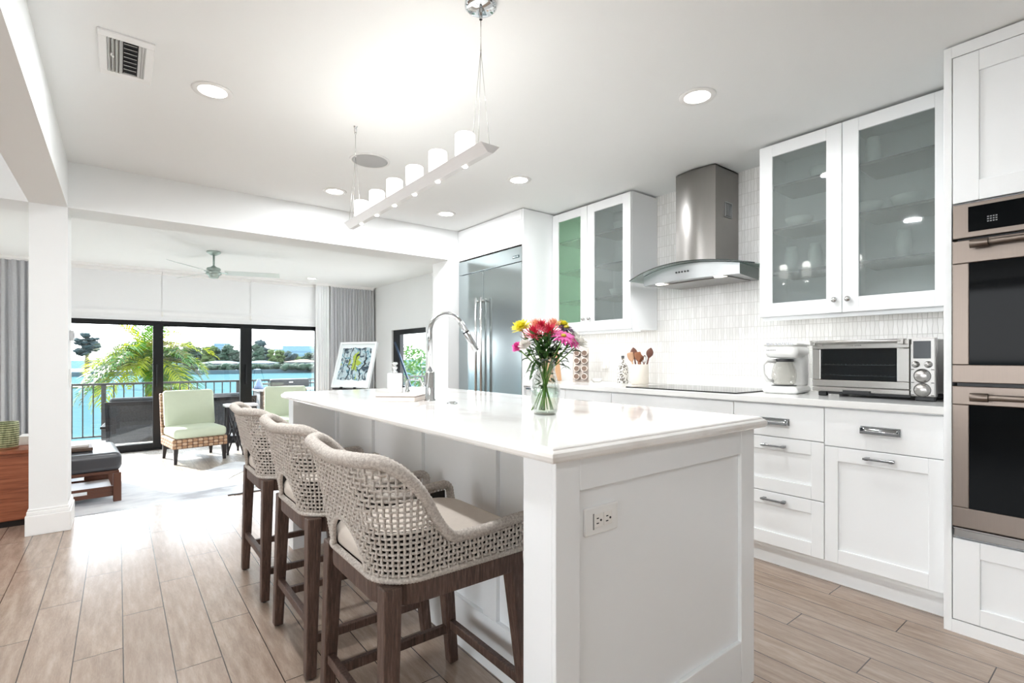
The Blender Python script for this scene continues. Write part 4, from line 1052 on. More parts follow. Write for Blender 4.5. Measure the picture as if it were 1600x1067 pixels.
MB().lathe([(.006, -.055), (.007, -.018), (.0, -.016)], (PX, 1.51, 2.40), 14).build('cable_grip', CHROME, t)
MB().lathe([(.0, -.045), (.006, -.04), (.007, -.006), (.012, 0)], (PX, 2.735, 2.40), 14).build('cable_anchor', CHROME, t)
for y in (1.51, 2.735):
    w = MB().tube([(PX, y, 2.36), (PX, y, 2.235)], .0014, 6)
    for dx, dy in ((-.03, .015), (.03, -.015), (-.024, -.02)): w.tube([(PX, y, 2.235), (PX+dx, y+dy, PZ+.012)], .0009, 5)
    w.ball((PX, y, 2.235), .0035, 6); w.build('suspension_wire', NICKEL, t)
# ceiling fan in the living area
t = thing('ceiling_fan', 'brushed metal three-blade ceiling fan in the living area', 'ceiling fan', (.905, 7.0, 2.07))
FN = pm('fan_nickel', (168, 182, 176), .3, .8, var=.04)
MB().lathe([(.075, 0), (.078, -.012), (.070, -.022), (.03, -.045), (.0, -.046)], (.905, 7.0, 2.40), 30).build('ceiling_cup', FN, t)
MB().cyl((.905, 7.0, 2.36), (.905, 7.0, 2.20), .011, n=14).build('downrod', FN, t)
MB().lathe([(.014, .145), (.03, .13), (.07, .115), (.078, .095), (.06, .08), (.082, .07), (.082, .04), (.06, .028), (.05, .0), (.046, -.006), (0, -.008)], (.905, 7.0, 2.085), 32).build('motor', FN, t)
for a in (22, 150, 268):
    d = RV*math.cos(math.radians(a))+FV*math.sin(math.radians(a)); s = Vector((-d.y, d.x, 0)); c = Vector((.905, 7.0, 2.145))
    bl = MB().obox(c+d*.42+Vector((0, 0, .004)), d*.30, s*.055-Vector((0, 0, .017)), Vector((0, 0, .003)))
    bo = bl.build('blade', pm('fan_blade', (214, 222, 220), .35, .3), t, bevel=.002)
    MB().obox(c+d*.10, d*.05, s*.018, Vector((0, 0, .005))).build('bracket', FN, bo)

# ================================================================== living area furniture
t = thing('thermostat', 'small grey thermostat high on the column side facing the doors', 'thermostat', (-.26, 4.54, 1.24))
MB().box(-.2598, -.238, 4.50, 4.575, 1.235, 1.305).build('body', pm('thermostat_grey', (196, 198, 200), .4), t, bevel=.004)
MB().box(-.2385, -.2365, 4.515, 4.56, 1.255, 1.292).build('screen', DPLAST, t)
t = thing('light_switch', 'white switch plate low on the column side facing the doors', 'light switch', (-.26, 4.52, .92))
MB().box(-.2598, -.253, 4.47, 4.57, .925, 1.045).build('plate', PLAST, t, bevel=.002)
MB().box(-.253, -.250, 4.50, 4.535, .955, 1.015).build('rocker', CERAM, t, bevel=.002)
# console with vase
t = thing('console', 'walnut sideboard standing behind the white column', 'sideboard', (-1.2, 4.98, LF))
MB().box(-2.0, -.40, 4.72, 5.24, .028, .478).build('body', WALNUT, t, bevel=.003)
MB().box(-2.0, -.40, 4.715, 5.245, .478, .497).build('top', WALNUT, t, bevel=.003)
MB().box(-1.96, -.44, 4.76, 5.2, LF, .03).build('shade_plinth', pm('console_gap_shade', (40, 30, 26), .5), t)  # added dark block standing in for the shaded gap under the body
for x0, x1 in ((-2.0, -1.205), (-1.2, -.40)): MB().box(x0+.006, x1-.006, 4.708, 4.72, .036, .472).build('door', WALNUT, t, bevel=.002)
def wv():
    q = NT('woven_green_glaze'); p = q.obj(); sp = q.new('SeparateXYZ'); q.link(p, sp.inputs[0])
    w = q.math('SINE', q.math('MULTIPLY', sp.outputs[2], 420)); n = q.noise(p, 60, 3, .6, (1, 1, .25))
    f = q.math('ADD', q.math('MULTIPLY', w, .28), n)
    q.link(q.ramp(f, [(.25, lin((84, 90, 60))), (.5, lin((150, 156, 108))), (.75, lin((196, 200, 160)))]), q.b.inputs['Base Color'])
    q.bump(w, .6, .004); q.b.inputs['Roughness'].default_value = .55; return q.m
t = thing('table_vase', 'cylindrical green ribbed vase on the walnut sideboard', 'vase', (-.612, 4.86, .497))
MB().lathe([(0, 0), (.058, 0), (.066, .008), (.070, .06), (.071, .165), (.068, .183), (.062, .183), (.062, .03), (0, .02)], (-.612, 4.86, .497), 36).build('body', wv(), t)
MB().lathe([(.0585, .0), (.0675, .001), (.069, .012), (.066, .013)], (-.612, 4.86, .497), 36).build('foot_ring', pm('bare_clay', (150, 106, 76), .7), t)
bk = MB().box(-.56, -.42, 4.98, 5.14, .497, .56); t = bk.build('white_box', CERAM, bevel=.004); tag(t, 'small white box on the sideboard beside the column', 'box')

# ottoman with tray shelf
OA = math.radians(4)
t = thing('ottoman', 'charcoal cushioned ottoman on wooden legs by the glass doors', 'ottoman', (-.42, 6.34, LF+.0072), OA)
WO = pm('ottoman_walnut', (104, 66, 50), .45, var=.2, scale=14, stretch=(1, 1, .2))
MB().cushion(-.60, .42, -.42, .42, .285, .455, .05, .012).build('cushion', DKCUSH, t, world=False)
MB().box(-.58, .40, -.40, .40, .262, .287).build('seat_rail', WO, t, world=False, bevel=.003)
for x in (-.55, .385):
    for y in (-.385, .385): MB().box(x-.03, x+.03, y-.03, y+.03, 0, .264).build('leg', WO, t, world=False, bevel=.004)
MB().box(-.53, .365, -.36, .36, .055, .072).build('shelf', pm('shelf_glare', (236, 236, 236), .4), t, world=False)  # floor glare between the rails is put into the shelf's pale colour
for y in (-.375, .375):
    m = MB().box(-.53, .362, y-.009, y+.009, .05, .088).box(-.53, .362, y-.009, y+.009, .118, .142).box(-.53, -.02, y-.009, y+.009, .088, .118).box(.17, .362, y-.009, y+.009, .088, .118)
    m.build('slotted_rail', WO, t, world=False, bevel=.004)
bk = MB().box(-.25, .16, -.20, .10, 0, .03); bk.v = [Matrix.Rotation(OA, 3, 'Z') @ v+Vector((-.36, 6.30, LF+.4745)) for v in bk.v]
t = bk.build('serving_tray', pm('tray_brown', (96, 78, 66), .5, var=.2), bevel=.004); tag(t, 'flat brown tray lying on the charcoal ottoman', 'tray')
bk = MB().box(-.18, .12, -.14, .06, 0, .022); bk.v = [Matrix.Rotation(OA+.1, 3, 'Z') @ v+Vector((-.36, 6.30, LF+.506)) for v in bk.v]
t = bk.build('magazine', pm('magazine_cover', (226, 224, 220), .3, var=.1, scale=12), bevel=.002); tag(t, 'pale magazine resting on the brown tray', 'magazine')

# slipper chairs
def weave_mat():
    q = NT('wide_banana_weave'); p = q.obj(); sp = q.new('SeparateXYZ'); q.link(p, sp.inputs[0])
    u = q.math('ADD', sp.outputs[0], sp.outputs[1]); cu = q.math('FLOOR', q.math('MULTIPLY', u, 17)); cz = q.math('FLOOR', q.math('MULTIPLY', sp.outputs[2], 26))
    ck_ = q.math('MODULO', q.math('ADD', q.math('ADD', cu, cz), 200), 2); n = q.noise(p, 30, 4, .6)
    wu = q.math('ABSOLUTE', q.math('SINE', q.math('MULTIPLY', u, 17*PI))); wz = q.math('ABSOLUTE', q.math('SINE', q.math('MULTIPLY', sp.outputs[2], 26*PI)))
    h = q.math('MULTIPLY', wu, wz)
    c = q.mix(ck_, lin((176, 138, 106)), lin((206, 176, 148))); c = q.mix(q.math('LESS_THAN', h, .22), c, lin((96, 68, 50)))
    q.link(q.mix(q.math('MULTIPLY', n, .4), c, lin((140, 104, 78))), q.b.inputs['Base Color']); q.b.inputs['Roughness'].default_value = .6; q.bump(h, .6, .01); return q.m
WEAVE = weave_mat(); DKLEG = pm('espresso_leg', (40, 34, 34), .4, var=.15)
def slipper(label):
    t = thing('slipper_chair', label, 'armchair', (0, 0, 0), 0, 'pale green slipper chairs')
    MB().box(-.31, .31, -.32, .30, .19, .315).build('woven_base', WEAVE, t, world=False, bevel=.012)
    bk = MB().box(-.31, .31, .24, .31, .19, .86); bk.v = [Vector((v.x, v.y+max(0, v.z-.3)*.2, v.z)) for v in bk.v]; bk.build('woven_back', WEAVE, t, world=False, bevel=.012)
    MB().cushion(-.30, .30, -.335, .235, .315, .44, .045, .022).build('seat_cushion', LIME, t, world=False)
    bc = MB().cushion(-.295, .295, .42, .90, -.235, -.125, .04, .015); bc.v = [Vector((v.x, -v.z+(v.y-.42)*.2, v.y)) for v in bc.v]; bc.v = [Vector((v.x, v.y-.0, v.z)) for v in bc.v]
    bc.build('back_cushion', LIME, t, world=False)
    for x in (-.27, .27):
        for y, yy in ((-.28, -.30), (.27, .31)): MB().bar((x*1.03, yy, 0), (x, y, .2), .034, .034, .052, .052).build('leg', DKLEG, t, world=False, bevel=.003)
    return t
sc = slipper('pale green slipper chair with woven base facing the kitchen'); sc.location = (.795, 7.905, LF); sc.rotation_euler[2] = math.radians(8)
dup(sc, 'pale green slipper chair partly hidden behind the island end', (1.99, 8.12, LF), math.radians(-14))
# side table
t = thing('side_table', 'white topped side table with dark crossed metal legs between the green chairs', 'side table', (1.36, 7.98, LF))
hx = [(1.36+.235*math.cos(PI/6+PI/3*k), 7.98+.235*math.sin(PI/6+PI/3*k)) for k in range(6)]
MB().prism(hx, .440, .468).build('top', pm('table_stone', (226, 224, 228), .3, var=.05), t, bevel=.003)
lg = [(1.36+.20*math.cos(PI/6+PI/3*k), 7.98+.20*math.sin(PI/6+PI/3*k)) for k in range(6)]
DKM = pm('dark_bronze', (52, 50, 54), .4, .4)
for k in range(6): MB().bar((*lg[k], LF), (*lg[k], .441), .026).build('leg', DKM, t)
cr_ = MB()
for k in range(6):
    a, b = lg[k], lg[(k+1) % 6]; cr_.bar((*a, LF+.03), (*b, .42), .018); cr_.bar((*b, LF+.03), (*a, .42), .018)
cr_.build('lattice', DKM, t)
# cowhide rug
rg = [(-.9, 5.62), (-.2, 5.60), (.35, 5.55), (.70, 5.56), (.99, 5.62), (1.22, 5.95), (1.03, 6.02), (.94, 6.28), (1.08, 6.52), (1.30, 6.9), (1.18, 7.3), (.80, 6.93), (.63, 6.98), (.42, 7.5), (.20, 8.0), (-.1, 7.9), (-.5, 7.5), (-.95, 7.2), (-1.2, 6.6)]
def hide():
    q = NT('pale_cowhide'); n = q.noise(q.pos(), 2.2, 5, .6, (1, 2.2, 1)); m2 = q.noise(q.pos(), 60, 3)
    q.link(q.mix(q.math('MULTIPLY', m2, .1), q.ramp(n, [(.42, lin((238, 240, 243))), (.55, lin((220, 223, 228))), (.66, lin((182, 184, 190)))]), lin((170, 170, 172))), q.b.inputs['Base Color'])
    q.b.inputs['Roughness'].default_value = .75; return q.m
m = MB(); pts = []
n = len(rg)
for i in range(n):
    a, b, c, d = (Vector((*rg[(i+k) % n], 0)) for k in (-1, 0, 1, 2))
    for k in range(5):
        u = k/5; p = .5*((2*b)+(c-a)*u+(2*a-5*b+4*c-d)*u*u+(3*b-a-3*c+d)*u**3); pts.append((p.x+.008*math.sin(9*i+k), p.y+.008*math.cos(7*i+2*k)))
m.prism(pts, LF+.0005, LF+.007); t = m.build('cowhide_rug', hide()); tag(t, 'pale grey cowhide rug spread on the living floor', 'rug')
t = MB().tube([(.70, 4.648, .004), (.735, 4.655, .004), (.78, 4.635, .004), (.83, 4.66, .004), (.92, 4.655, .004), (1.0, 4.64, .004)], .0045, 8).build('power_cord', DPLAST)
tag(t, 'thin black cord lying on the tiled floor edge behind the bar stools', 'cord')
# painting on an easel
pc = Vector((2.285, 6.07, 1.033)); nrm = Vector((-.883, -.469, 0)).normalized(); side = Vector((-nrm.y, nrm.x, 0)); LN = math.radians(17)
nn = (nrm*math.cos(LN)+Vector((0, 0, math.sin(LN)))).normalized(); upv = (Vector((0, 0, 1))*math.cos(LN)-nrm*math.sin(LN)).normalized()
t = thing('painting', 'abstract blue, grey and lime painting in a white frame on an easel', 'painting', tuple(pc-upv*.3))
def paint():
    q = NT('abstract_paint'); tcx = q.obj(); dot1 = q.new('VectorMath', operation='DOT_PRODUCT'); q.link(tcx, dot1.inputs[0]); dot1.inputs[1].default_value = side
    dot2 = q.new('VectorMath', operation='DOT_PRODUCT'); q.link(tcx, dot2.inputs[0]); dot2.inputs[1].default_value = upv
    cb_ = q.new('CombineXYZ'); q.link(dot1.outputs['Value'], cb_.inputs[0]); q.link(dot2.outputs['Value'], cb_.inputs[1]); p = cb_.outputs[0]
    wp = q.new('TexNoise'); wp.inputs['Scale'].default_value = 4.5; wp.inputs['Detail'].default_value = 5; q.link(p, wp.inputs[0])
    ad = q.new('VectorMath', operation='MULTIPLY_ADD'); q.link(wp.outputs[1], ad.inputs[0]); ad.inputs[1].default_value = (.26, .26, 0); q.link(p, ad.inputs[2])
    n1 = q.noise(ad.outputs[0], 7.5, 6, .68, (1, 1.2, 1)); n2 = q.noise(ad.outputs[0], 6, 4, .6, (1.6, 1, 1))
    c = q.ramp(n1, [(.36, lin((30, 44, 56))), (.43, lin((70, 96, 112))), (.48, lin((190, 206, 210))), (.53, lin((170, 196, 204))), (.57, lin((84, 142, 164))), (.62, lin((36, 56, 70)))])
    ds = q.math('ADD', q.math('ABSOLUTE', dot1.outputs['Value']), q.math('ABSOLUTE', q.math('SUBTRACT', dot2.outputs['Value'], .31)))
    c = q.mix(q.math('GREATER_THAN', q.math('SUBTRACT', n2, q.math('MULTIPLY', ds, .7)), .445), c, lin((164, 186, 66)))
    wv_ = q.new('TexWave'); wv_.inputs['Scale'].default_value = 3.2; wv_.inputs['Distortion'].default_value = 7; q.link(ad.outputs[0], wv_.inputs[0])
    c = q.mix(q.math('GREATER_THAN', wv_.outputs[1], .945), c, lin((28, 40, 48)))
    ax_ = q.math('ABSOLUTE', q.math('ADD', dot1.outputs['Value'], q.math('MULTIPLY', q.math('SUBTRACT', wp.outputs[0], .5), .05)))
    ay_ = q.math('ABSOLUTE', q.math('ADD', q.math('SUBTRACT', dot2.outputs['Value'], .312), q.math('MULTIPLY', q.math('SUBTRACT', n2, .5), .06)))
    inside = q.math('MULTIPLY', q.math('LESS_THAN', ax_, .225), q.math('LESS_THAN', ay_, .205))
    q.link(q.mix(inside, lin((230, 238, 240)), c), q.b.inputs['Base Color']); q.b.inputs['Roughness'].default_value = .4; return q.m
hw, hh = .286, .292
cv_ = MB().obox(Vector((0, 0, 0))+upv*.3-nn*.004, side*(hw-.022), upv*(hh-.022), nn*.008); cv_.build('canvas', paint(), t, world=False)
fr = MB()
for sx in (-1, 1): fr.obox(upv*.3+side*sx*(hw-.012), side*.012, upv*hh, nn*.016)
for sy in (-1, 1): fr.obox(upv*.3+upv*sy*(hh-.012), side*(hw-.024), upv*.012, nn*.016)
fr.build('frame', pm('white_frame', (236, 242, 243), .35), t, world=False, bevel=.002)
t = thing('easel', 'black easel holding the abstract painting', 'easel', (2.33, 6.09, LF))
base = pc-upv*.3
led = MB().obox(base-upv*.012, side*.24, upv*.008, nn*.03)
for k in (-.11, .1): led.obox(base+side*k+nn*.026, side*.018, upv*.012, nn*.006)
led.build('ledge', BLACKM, t)
for sx in (-1, 1):
    a = base+side*sx*.20-nn*.03; a2 = a-upv*.80; a2.z = LF
    MB().bar(a2, base+side*sx*.10-nn*.034+upv*.42, .024).build('leg', BLACKM, t)
b = base-nn*.05+upv*.40; MB().bar((base.x-nrm.x*.55, base.y-nrm.y*.55, LF), b, .024).build('leg', BLACKM, t)
# pole leaning by the side window
t = thing('leaning_pole', 'slim dark blue pole leaning in front of the side window', 'pole', (3.6, 7.1, LF))
a = Vector((3.51, 6.28, LF)); b = Vector((3.699, 7.97, 1.38)); MB().tube([a, b], [.017, .017], 10).build('shaft', pm('navy_pole', (34, 58, 84), .4), t)
MB().tube([a, a+(b-a)*.03], .021, 10).build('tip', DPLAST, t)

# ================================================================== outdoors
DK = LF-.03
struct(MB().box(-8, 8, 9.1, 10.95, DK-.2, DK).build('terrace_floor', pm('terrace_tile', (176, 174, 168), .5, var=.1)))
RAILM = pm('rail_bronze', (52, 50, 48), .5, .2)
t = thing('terrace_railing', 'dark metal railing with thin balusters along the terrace edge', 'railing', (0, 10.76, DK))
MB().box(-6, 8, 10.735, 10.785, .665, .70).box(-6, 8, 10.75, 10.77, DK+.06, DK+.085).build('rails', RAILM, t)
k = 0; x = -2.18
m = MB()
while x < 7.5:
    if k % 15 == 0: MB().box(x-.032, x+.032, 10.735, 10.785, DK, .68).build('post', RAILM, t)
    else: MB().box(x-.0085, x+.0085, 10.75, 10.77, DK+.07, .68).build('baluster', RAILM, t)
    k += 1; x += .1325
# dark woven terrace lounge chairs seen from behind
def wick():
    q = NT('dark_wicker'); v = q.new('TexVoronoi'); v.inputs['Scale'].default_value = 60; q.link(q.obj(), v.inputs['Vector'])
    q.link(q.mix(v.outputs[0], lin((58, 62, 66)), lin((20, 22, 25))), q.b.inputs['Base Color']); q.b.inputs['Roughness'].default_value = .5; return q.m
WICK = wick(); WCUSH = pm('terrace_cushion', (52, 56, 58), .9, var=.15, scale=30)
def lounge(label, loc, rz, w):
    t = thing('terrace_chair', label, 'outdoor chair', (0, 0, 0), 0, 'dark terrace lounge chairs')
    fr = MB()
    for x in (-w/2+.02, w/2-.02): fr.box(x-.025, x+.025, -.03, .03, .0, .70)
    fr.box(-w/2, w/2, -.03, .03, .64, .70).box(-w/2+.045, w/2-.045, -.02, .02, .26, .30)
    fr.v = [Vector((v.x*(1-.04*(1-v.z)), v.y-max(0, v.z-.3)*.18, v.z)) for v in fr.v]
    fr.build('back_frame', BLACKM, t, world=False, bevel=.004)
    pn = MB().box(-w/2+.045, w/2-.045, -.012, .012, .06, .64); pn.v = [Vector((v.x, v.y-max(0, v.z-.3)*.18, v.z)) for v in pn.v]; pn.build('woven_back', WICK, t, world=False)
    MB().cushion(-w/2+.05, w/2-.05, .02, .62, .32, .45, .05).build('seat_cushion', WCUSH, t, world=False)
    bc = MB().cushion(-w/2+.05, w/2-.05, .36, .76, .03, .15, .05); bc.v = [Vector((v.x, v.z-max(0, v.y-.3)*.18, v.y)) for v in bc.v]; bc.build('back_cushion', WCUSH, t, world=False)
    MB().box(-w/2+.02, w/2-.02, .0, .66, .22, .32).build('seat_frame', WICK, t, world=False, bevel=.008)
    for x in (-w/2-.02, w/2+.02):
        MB().box(x-.035, x+.035, -.06, .62, .30, .335).build('armrest', BLACKM, t, world=False, bevel=.006)
        MB().box(x-.02, x+.02, .55, .60, 0, .30).build('leg', BLACKM, t, world=False)
    t.location = loc; t.rotation_euler[2] = rz; return t
lc = lounge('dark woven terrace chair seen from behind through the glass door by the ottoman', (.30, 9.75, DK), math.radians(-4), .92)
dup(lc, 'dark woven terrace chair behind the pale green slipper chair', (1.48, 9.95, DK), math.radians(6))
# covered grill and table at the end of the terrace
t = thing('outdoor_table', 'grey outdoor table by the railing beyond the glass door next to the curtain', 'table', (2.6, 10.2, DK))
MB().box(1.98, 3.4, 9.95, 10.55, .508, .535).build('top', pm('grey_table', (150, 152, 154), .5), t, bevel=.004)
MB().box(2.02, 2.20, 10.0, 10.5, .20, .508).build('drawer_box', pm('grey_wood', (112, 112, 112), .6, var=.15, stretch=(1, 1, 8)), t)
for x in (2.05, 3.34):
    for y in (10.0, 10.5): MB().box(x-.02, x+.02, y-.02, y+.02, DK, .508).build('leg', RAILM, t)
t = thing('grill', 'black grill with side shelves standing on the terrace behind the grey table', 'grill', (2.75, 10.62, DK))
gr = MB().box(2.33, 3.05, 10.57, 10.72, .54, .70); gr.build('lid', BLACKM, t, bevel=.02)
MB().box(2.40, 2.95, 10.58, 10.71, DK+.02, .54).build('cart', pm('grill_cart', (34, 36, 40), .4, .3), t)
MB().box(2.16, 2.33, 10.58, 10.70, .60, .63).box(3.05, 3.25, 10.58, 10.70, .60, .63).build('side_shelf', BLACKM, t)
MB().box(2.66, 2.73, 10.563, 10.57, .632, .648).build('lid_badge', CHROME, t)
t = thing('folded_cloth', 'blue folded cloth standing on the grey outdoor table', 'cloth', (2.06, 10.3, .535))
MB().lathe([(0, 0), (.085, 0), (.075, .06), (.045, .14), (.028, .19), (0, .195)], (2.06, 10.3, .535), 12).build('cover', pm('slate_blue_cloth', (92, 108, 134), .8, var=.15, scale=12), t)

# water
def water():
    q = NT('turquoise_water'); n = q.noise(q.pos(), 1.5, 5, .65, (.35, 1, 1)); q.bump(n, .35, .5)
    df = q.new('BsdfDiffuse'); gl = q.new('BsdfGlossy'); mx = q.new('MixShader'); mx.inputs[0].default_value = .03; gl.inputs['Roughness'].default_value = .25
    q.link(q.mix(n, (.022, .062, .069), (.038, .088, .096)), df.inputs[0]); q.link(df.outputs[0], mx.inputs[1]); q.link(gl.outputs[0], mx.inputs[2]); q.link(mx.outputs[0], q.o.inputs[0]); return q.m
struct(MB().box(-700, 700, 11, 900, -3.4, -2.5).build('water', water()))
struct(MB().box(-30, 12, 10.95, 13.2, -3.0, -1.2).build('garden_bank', pm('bank_grass', (40, 58, 24), .9, var=.3)))

# palm by the terrace
def leaf(name, rgb, var=.35, tr=.5):
    q = NT(name); n = q.noise(q.obj(), 3, 3); c = lin(rgb); col = q.mix(n, tuple(v*(1-var) for v in c), tuple(v*(1+var) for v in c))
    t_ = q.new('BsdfTranslucent'); m_ = q.new('MixShader'); m_.inputs[0].default_value = tr; q.link(col, q.b.inputs['Base Color']); q.b.inputs['Roughness'].default_value = .45; q.b.inputs['Specular IOR Level'].default_value = .25
    q.link(q.mix(.5, col, tuple(min(1, v*1.6) for v in (c[0]*1.2, c[1], c[2]*.5))), t_.inputs[0]); q.link(q.b.outputs[0], m_.inputs[1]); q.link(t_.outputs[0], m_.inputs[2]); q.link(m_.outputs[0], q.o.inputs[0]); return q.m
PALM = [leaf('palm_frond_light', (114, 124, 3)), leaf('palm_frond_mid', (44, 82, 4), tr=.35), leaf('palm_frond_dry', (74, 70, 14))]
def palm(name, label, c, base_z, n, L0, seed, leafw=.019, tr=.07):
    t = thing(name, label, 'palm tree', (c[0], c[1], base_z)); q = random.Random(seed); c = Vector(c)
    MB().tube([(c.x, c.y, base_z), (c.x+.04, c.y, (base_z+c.z)/2), (c.x, c.y, c.z)], [tr*1.25, tr, tr*.9], 12).build('trunk', pm('palm_trunk', (84, 78, 62), .8, var=.3), t)
    for i in range(n):
        az = i*2.39996+q.uniform(-.2, .2); el = q.uniform(.0, 1.4); L = L0*q.uniform(.8, 1.1); m = MB()
        d = Vector((math.cos(az)*math.cos(el), math.sin(az)*math.cos(el), math.sin(el))); pts = []; p = c.copy(); N = 26
        for k in range(N+1):
            pts.append(p.copy()); d = (d+Vector((0, 0, -.066-.035*q.random()))).normalized(); p = p+d*(L/N)
        m.tube(pts, [.010*(1-k/N)+.002 for k in range(N+1)], 5)
        for k in range(4, N+1):
            a = pts[k]; dd = (pts[k]-pts[k-1]).normalized(); s = dd.cross(Vector((0, 0, 1)))
            if s.length < .1: s = Vector((1, 0, 0))
            s.normalize(); up = s.cross(dd)
            for sg in (-1, 1):
                for j in range(1):
                    ll = L*.30*math.sin(PI*min(.97, .18+.8*k/N))*q.uniform(.8, 1.15); dir_ = (s*sg*.8+dd*.65+up*q.uniform(.0, .5)).normalized(); wv_ = dir_.cross(up).normalized()*leafw
                    o = a-dd*(L/N)*.5*j; mid = o+dir_*ll*.5; tip = o+dir_*ll+Vector((0, 0, -ll*.28))
                    m.add([o-wv_*.4, o+wv_*.4, mid+wv_, mid-wv_, tip], [(0, 1, 2, 3), (3, 2, 4)], False)
        m.build('frond', PALM[0 if (i % 5 in (0, 2)) else (2 if i % 9 == 4 else 1)], t)
    return t
palm('palm_tree', 'bright feathery palm spreading beyond the terrace railing', (.50, 13.6, .95), -1.3, 46, 1.55, 5)

# far shore: bank, trees, houses
SY = 128.
struct(MB().box(-260, 330, SY, SY+60, -3.0, -1.9).box(-260, 330, SY-.6, SY, -3.0, -1.6).build('shore_bank', pm('shore_sea_wall', (34, 56, 64), .8, var=.2)))
def at(u, d):   # a bearing on the shore
    tq = (u-800)/788.; return FX*d+FY*tq*d, FY*d-FX*tq*d
TREE = [pm('far_tree_green', (20, 42, 26), .9, var=.5, scale=.5), pm('far_tree_teal', (14, 36, 38), .9, var=.4, scale=.5), pm('far_tree_olive', (48, 64, 20), .9, var=.4, scale=.5)]
tr_ = random.Random(11)
spots = [(178, 6, 1), (197, 6, 0), (216, 7, 1), (262, 8, 0), (276, 9, 1), (288, 8, 0), (298, 10, 0), (308, 8, 0), (318, 8, 1), (328, 9, 2), (337, 8, 0), (346, 7, 1), (355, 9, 0), (364, 8, 0), (396, 8, 0), (404, 9, 0), (411, 11, 1), (419, 8, 0),
         (427, 7, 2), (436, 7, 2), (445, 7, 0), (454, 6, 1), (463, 6, 2), (472, 5, 0), (482, 6, 0), (492, 6, 0)]
ORD = 'first second third fourth fifth sixth seventh eighth ninth tenth eleventh twelfth thirteenth fourteenth fifteenth sixteenth seventeenth eighteenth nineteenth twentieth twenty-first twenty-second twenty-third twenty-fourth twenty-fifth twenty-sixth'.split()
for i, (u, h, k) in enumerate(spots):
    d = 148+(i % 3)*9; x, y = at(u, d); h *= .74
    t = thing('shore_tree', '%s tree on the far shore, %s along from the column' % (['dark green', 'teal shaded', 'olive green'][k], ORD[i]), 'tree', (x, y, -1.9), 0, 'trees across the water')
    MB().cyl((x, y, -1.95), (x, y, -1.9+h*.5), .3, .2, 8).build('trunk', pm('far_trunk', (60, 54, 46), .9), t)
    m = MB()
    for b in range(18):
        zz = tr_.uniform(.22, .92); sp = 1.25*(1-.5*abs(zz-.5))
        m.ball((x+tr_.uniform(-sp, sp), y+tr_.uniform(-sp, sp), -1.9+h*zz), h*tr_.uniform(.09, .17), 9, (1.1, 1.1, .9), .7, i*16+b)
    m.build('crown', TREE[k], t)
ug = MB(); 
for i in range(150):
    u = tr_.uniform(280, 500) if i > 30 else tr_.uniform(160, 240); x, y = at(u, tr_.uniform(119, 125)); ug.ball((x, y, -1.5+tr_.uniform(0, .7)), tr_.uniform(.4, .9), 5, (1.4, 1, 1), .6, i)
o = ug.build('shore_undergrowth', TREE[0]); tag(o, 'low dark bushes along the foot of the far shore', 'undergrowth', kind='stuff')
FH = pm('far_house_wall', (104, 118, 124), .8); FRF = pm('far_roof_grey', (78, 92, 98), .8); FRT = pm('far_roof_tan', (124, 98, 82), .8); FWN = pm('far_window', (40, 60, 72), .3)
def house(u, wpx, d, h, roof, label):
    x, y = at(u, d); w = wpx*d/788
    t = thing('shore_house', label, 'house', (x, y, -1.95), -YAW)
    MB().box(-w/2, w/2, -3, 3, 0, h).build('walls', FH, t, world=False)
    b = MB().add([(-w/2-.8, -3.8, h), (w/2+.8, -3.8, h), (w/2+.8, 3.8, h), (-w/2-.8, 3.8, h), (-w/2+2, 0, h+.7), (w/2-2, 0, h+.7)], [(0, 1, 5, 4), (2, 3, 4, 5), (0, 4, 3), (1, 2, 5), (3, 2, 1, 0)])
    b.build('roof', roof, t, world=False)
    n = max(3, int(w/3))
    for k in range(n): MB().box(-w/2+w*(k+.25)/n, -w/2+w*(k+.75)/n, -3.06, -3.0, .4, h-.3).build('window', FWN, t, world=False)
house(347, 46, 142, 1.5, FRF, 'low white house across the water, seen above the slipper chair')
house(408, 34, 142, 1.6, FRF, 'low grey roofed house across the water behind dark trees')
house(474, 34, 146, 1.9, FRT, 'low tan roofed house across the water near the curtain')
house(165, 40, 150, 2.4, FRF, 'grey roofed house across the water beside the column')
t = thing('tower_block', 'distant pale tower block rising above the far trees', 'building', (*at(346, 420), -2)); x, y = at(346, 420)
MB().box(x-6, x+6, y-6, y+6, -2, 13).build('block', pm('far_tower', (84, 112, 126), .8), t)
m = MB()
for k in range(6): m.box(x-6.05, x+6.05, y-6.1, y+6, 1+2*k, 1.8+2*k)
m.build('window_bands', pm('tower_window', (60, 90, 106), .5), t)
t = thing('distant_hotel', 'long pale building on the skyline near the curtain', 'building', (*at(472, 420), -2), -YAW)
MB().box(-20, 20, -6, 6, 0, 10.5).build('block', pm('far_tower', (84, 112, 126), .8), t, world=False)
MB().box(-14, 8, -5, 5, 10.5, 13).build('upper_block', pm('far_tower', (84, 112, 126), .8), t, world=False)
m = MB()
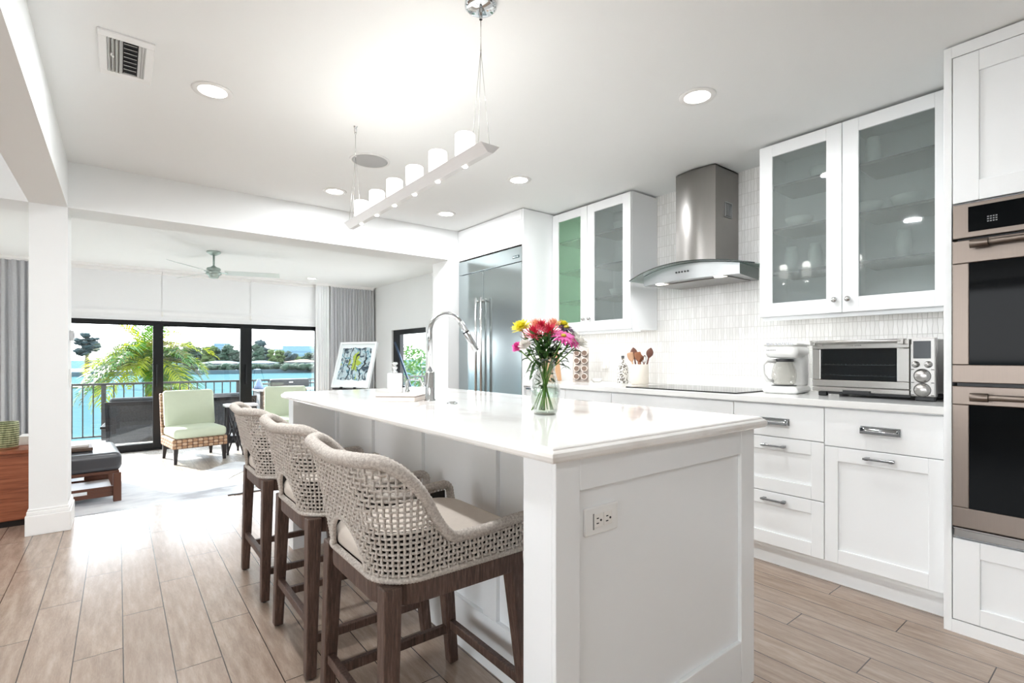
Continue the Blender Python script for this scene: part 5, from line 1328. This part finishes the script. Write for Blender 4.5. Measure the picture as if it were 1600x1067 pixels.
for k in range(3): m.box(-20.1, 20.1, -6.1, 6, 2+2.8*k, 3+2.8*k)
m.build('window_bands', pm('tower_window', (60, 90, 106), .5), t, world=False)
# dark pine at the column side
x, y = 1.5, 62.; x, y = at(136, 62)
t = thing('pine_tree', 'dark teal tree rising behind the palm next to the column', 'tree', (x, y, -2.6))
MB().cyl((x, y, -2.6), (x, y, 3.2), .30, .14, 8).build('trunk', pm('far_trunk', (60, 54, 46), .9), t)
m = MB()
for b in range(40): m.ball((x+tr_.uniform(-1.0, 1.0), y+tr_.uniform(-.8, .8), 1.4+2.6*tr_.random()), tr_.uniform(.16, .42), 9, (1.2, 1.2, .7), .6, 400+b)
m.build('crown', TREE[1], t)
struct(MB().box(x-2.5, x+2.5, y-2, y+2, -3.0, -2.35).build('point_bank', pm('bank_grass', (40, 58, 24), .9)))
# greenery outside the side window and beyond the terrace end
def shrub(label, c, r, h, seed, mat_i=0, group='garden shrubs'):
    q = random.Random(seed); t = thing('garden_shrub', label, 'shrub', (c[0], c[1], -2.4), 0, group)
    MB().cyl((c[0], c[1], -2.4), (c[0], c[1], h*.5), .06, .03, 8).build('stem', pm('palm_trunk', (84, 78, 62), .8), t)
    m = MB()
    for k in range(1500):
        z = q.uniform(-1.2, h); a = q.uniform(0, 6.28); rad = r*math.sqrt(q.random())*(1-.35*max(0, z)/h); p = Vector((c[0]+rad*math.cos(a), c[1]+rad*math.sin(a), z))
        d = Vector((q.uniform(-1, 1), q.uniform(-1, 1), q.uniform(-.3, 1))).normalized(); s = d.orthogonal().normalized(); l = q.uniform(.10, .2)
        m.add([p-s*.03, p+d*l*.5-s*.045, p+d*l, p+d*l*.5+s*.045], [(0, 1, 2, 3)])
    m.build('foliage', PALM[mat_i], t)
shrub('bright green shrub outside the side window', (5.9, 12.6, 0), 1.5, 1.35, 1, 1)
shrub('green shrub beyond the bright one outside the side window', (9.2, 17.4, 0), 1.6, 1.4, 2, 1)
struct(MB().box(4.4, 12, 11.0, 20, -3.0, -2.3).build('side_garden', pm('bank_grass', (40, 58, 24), .9)))
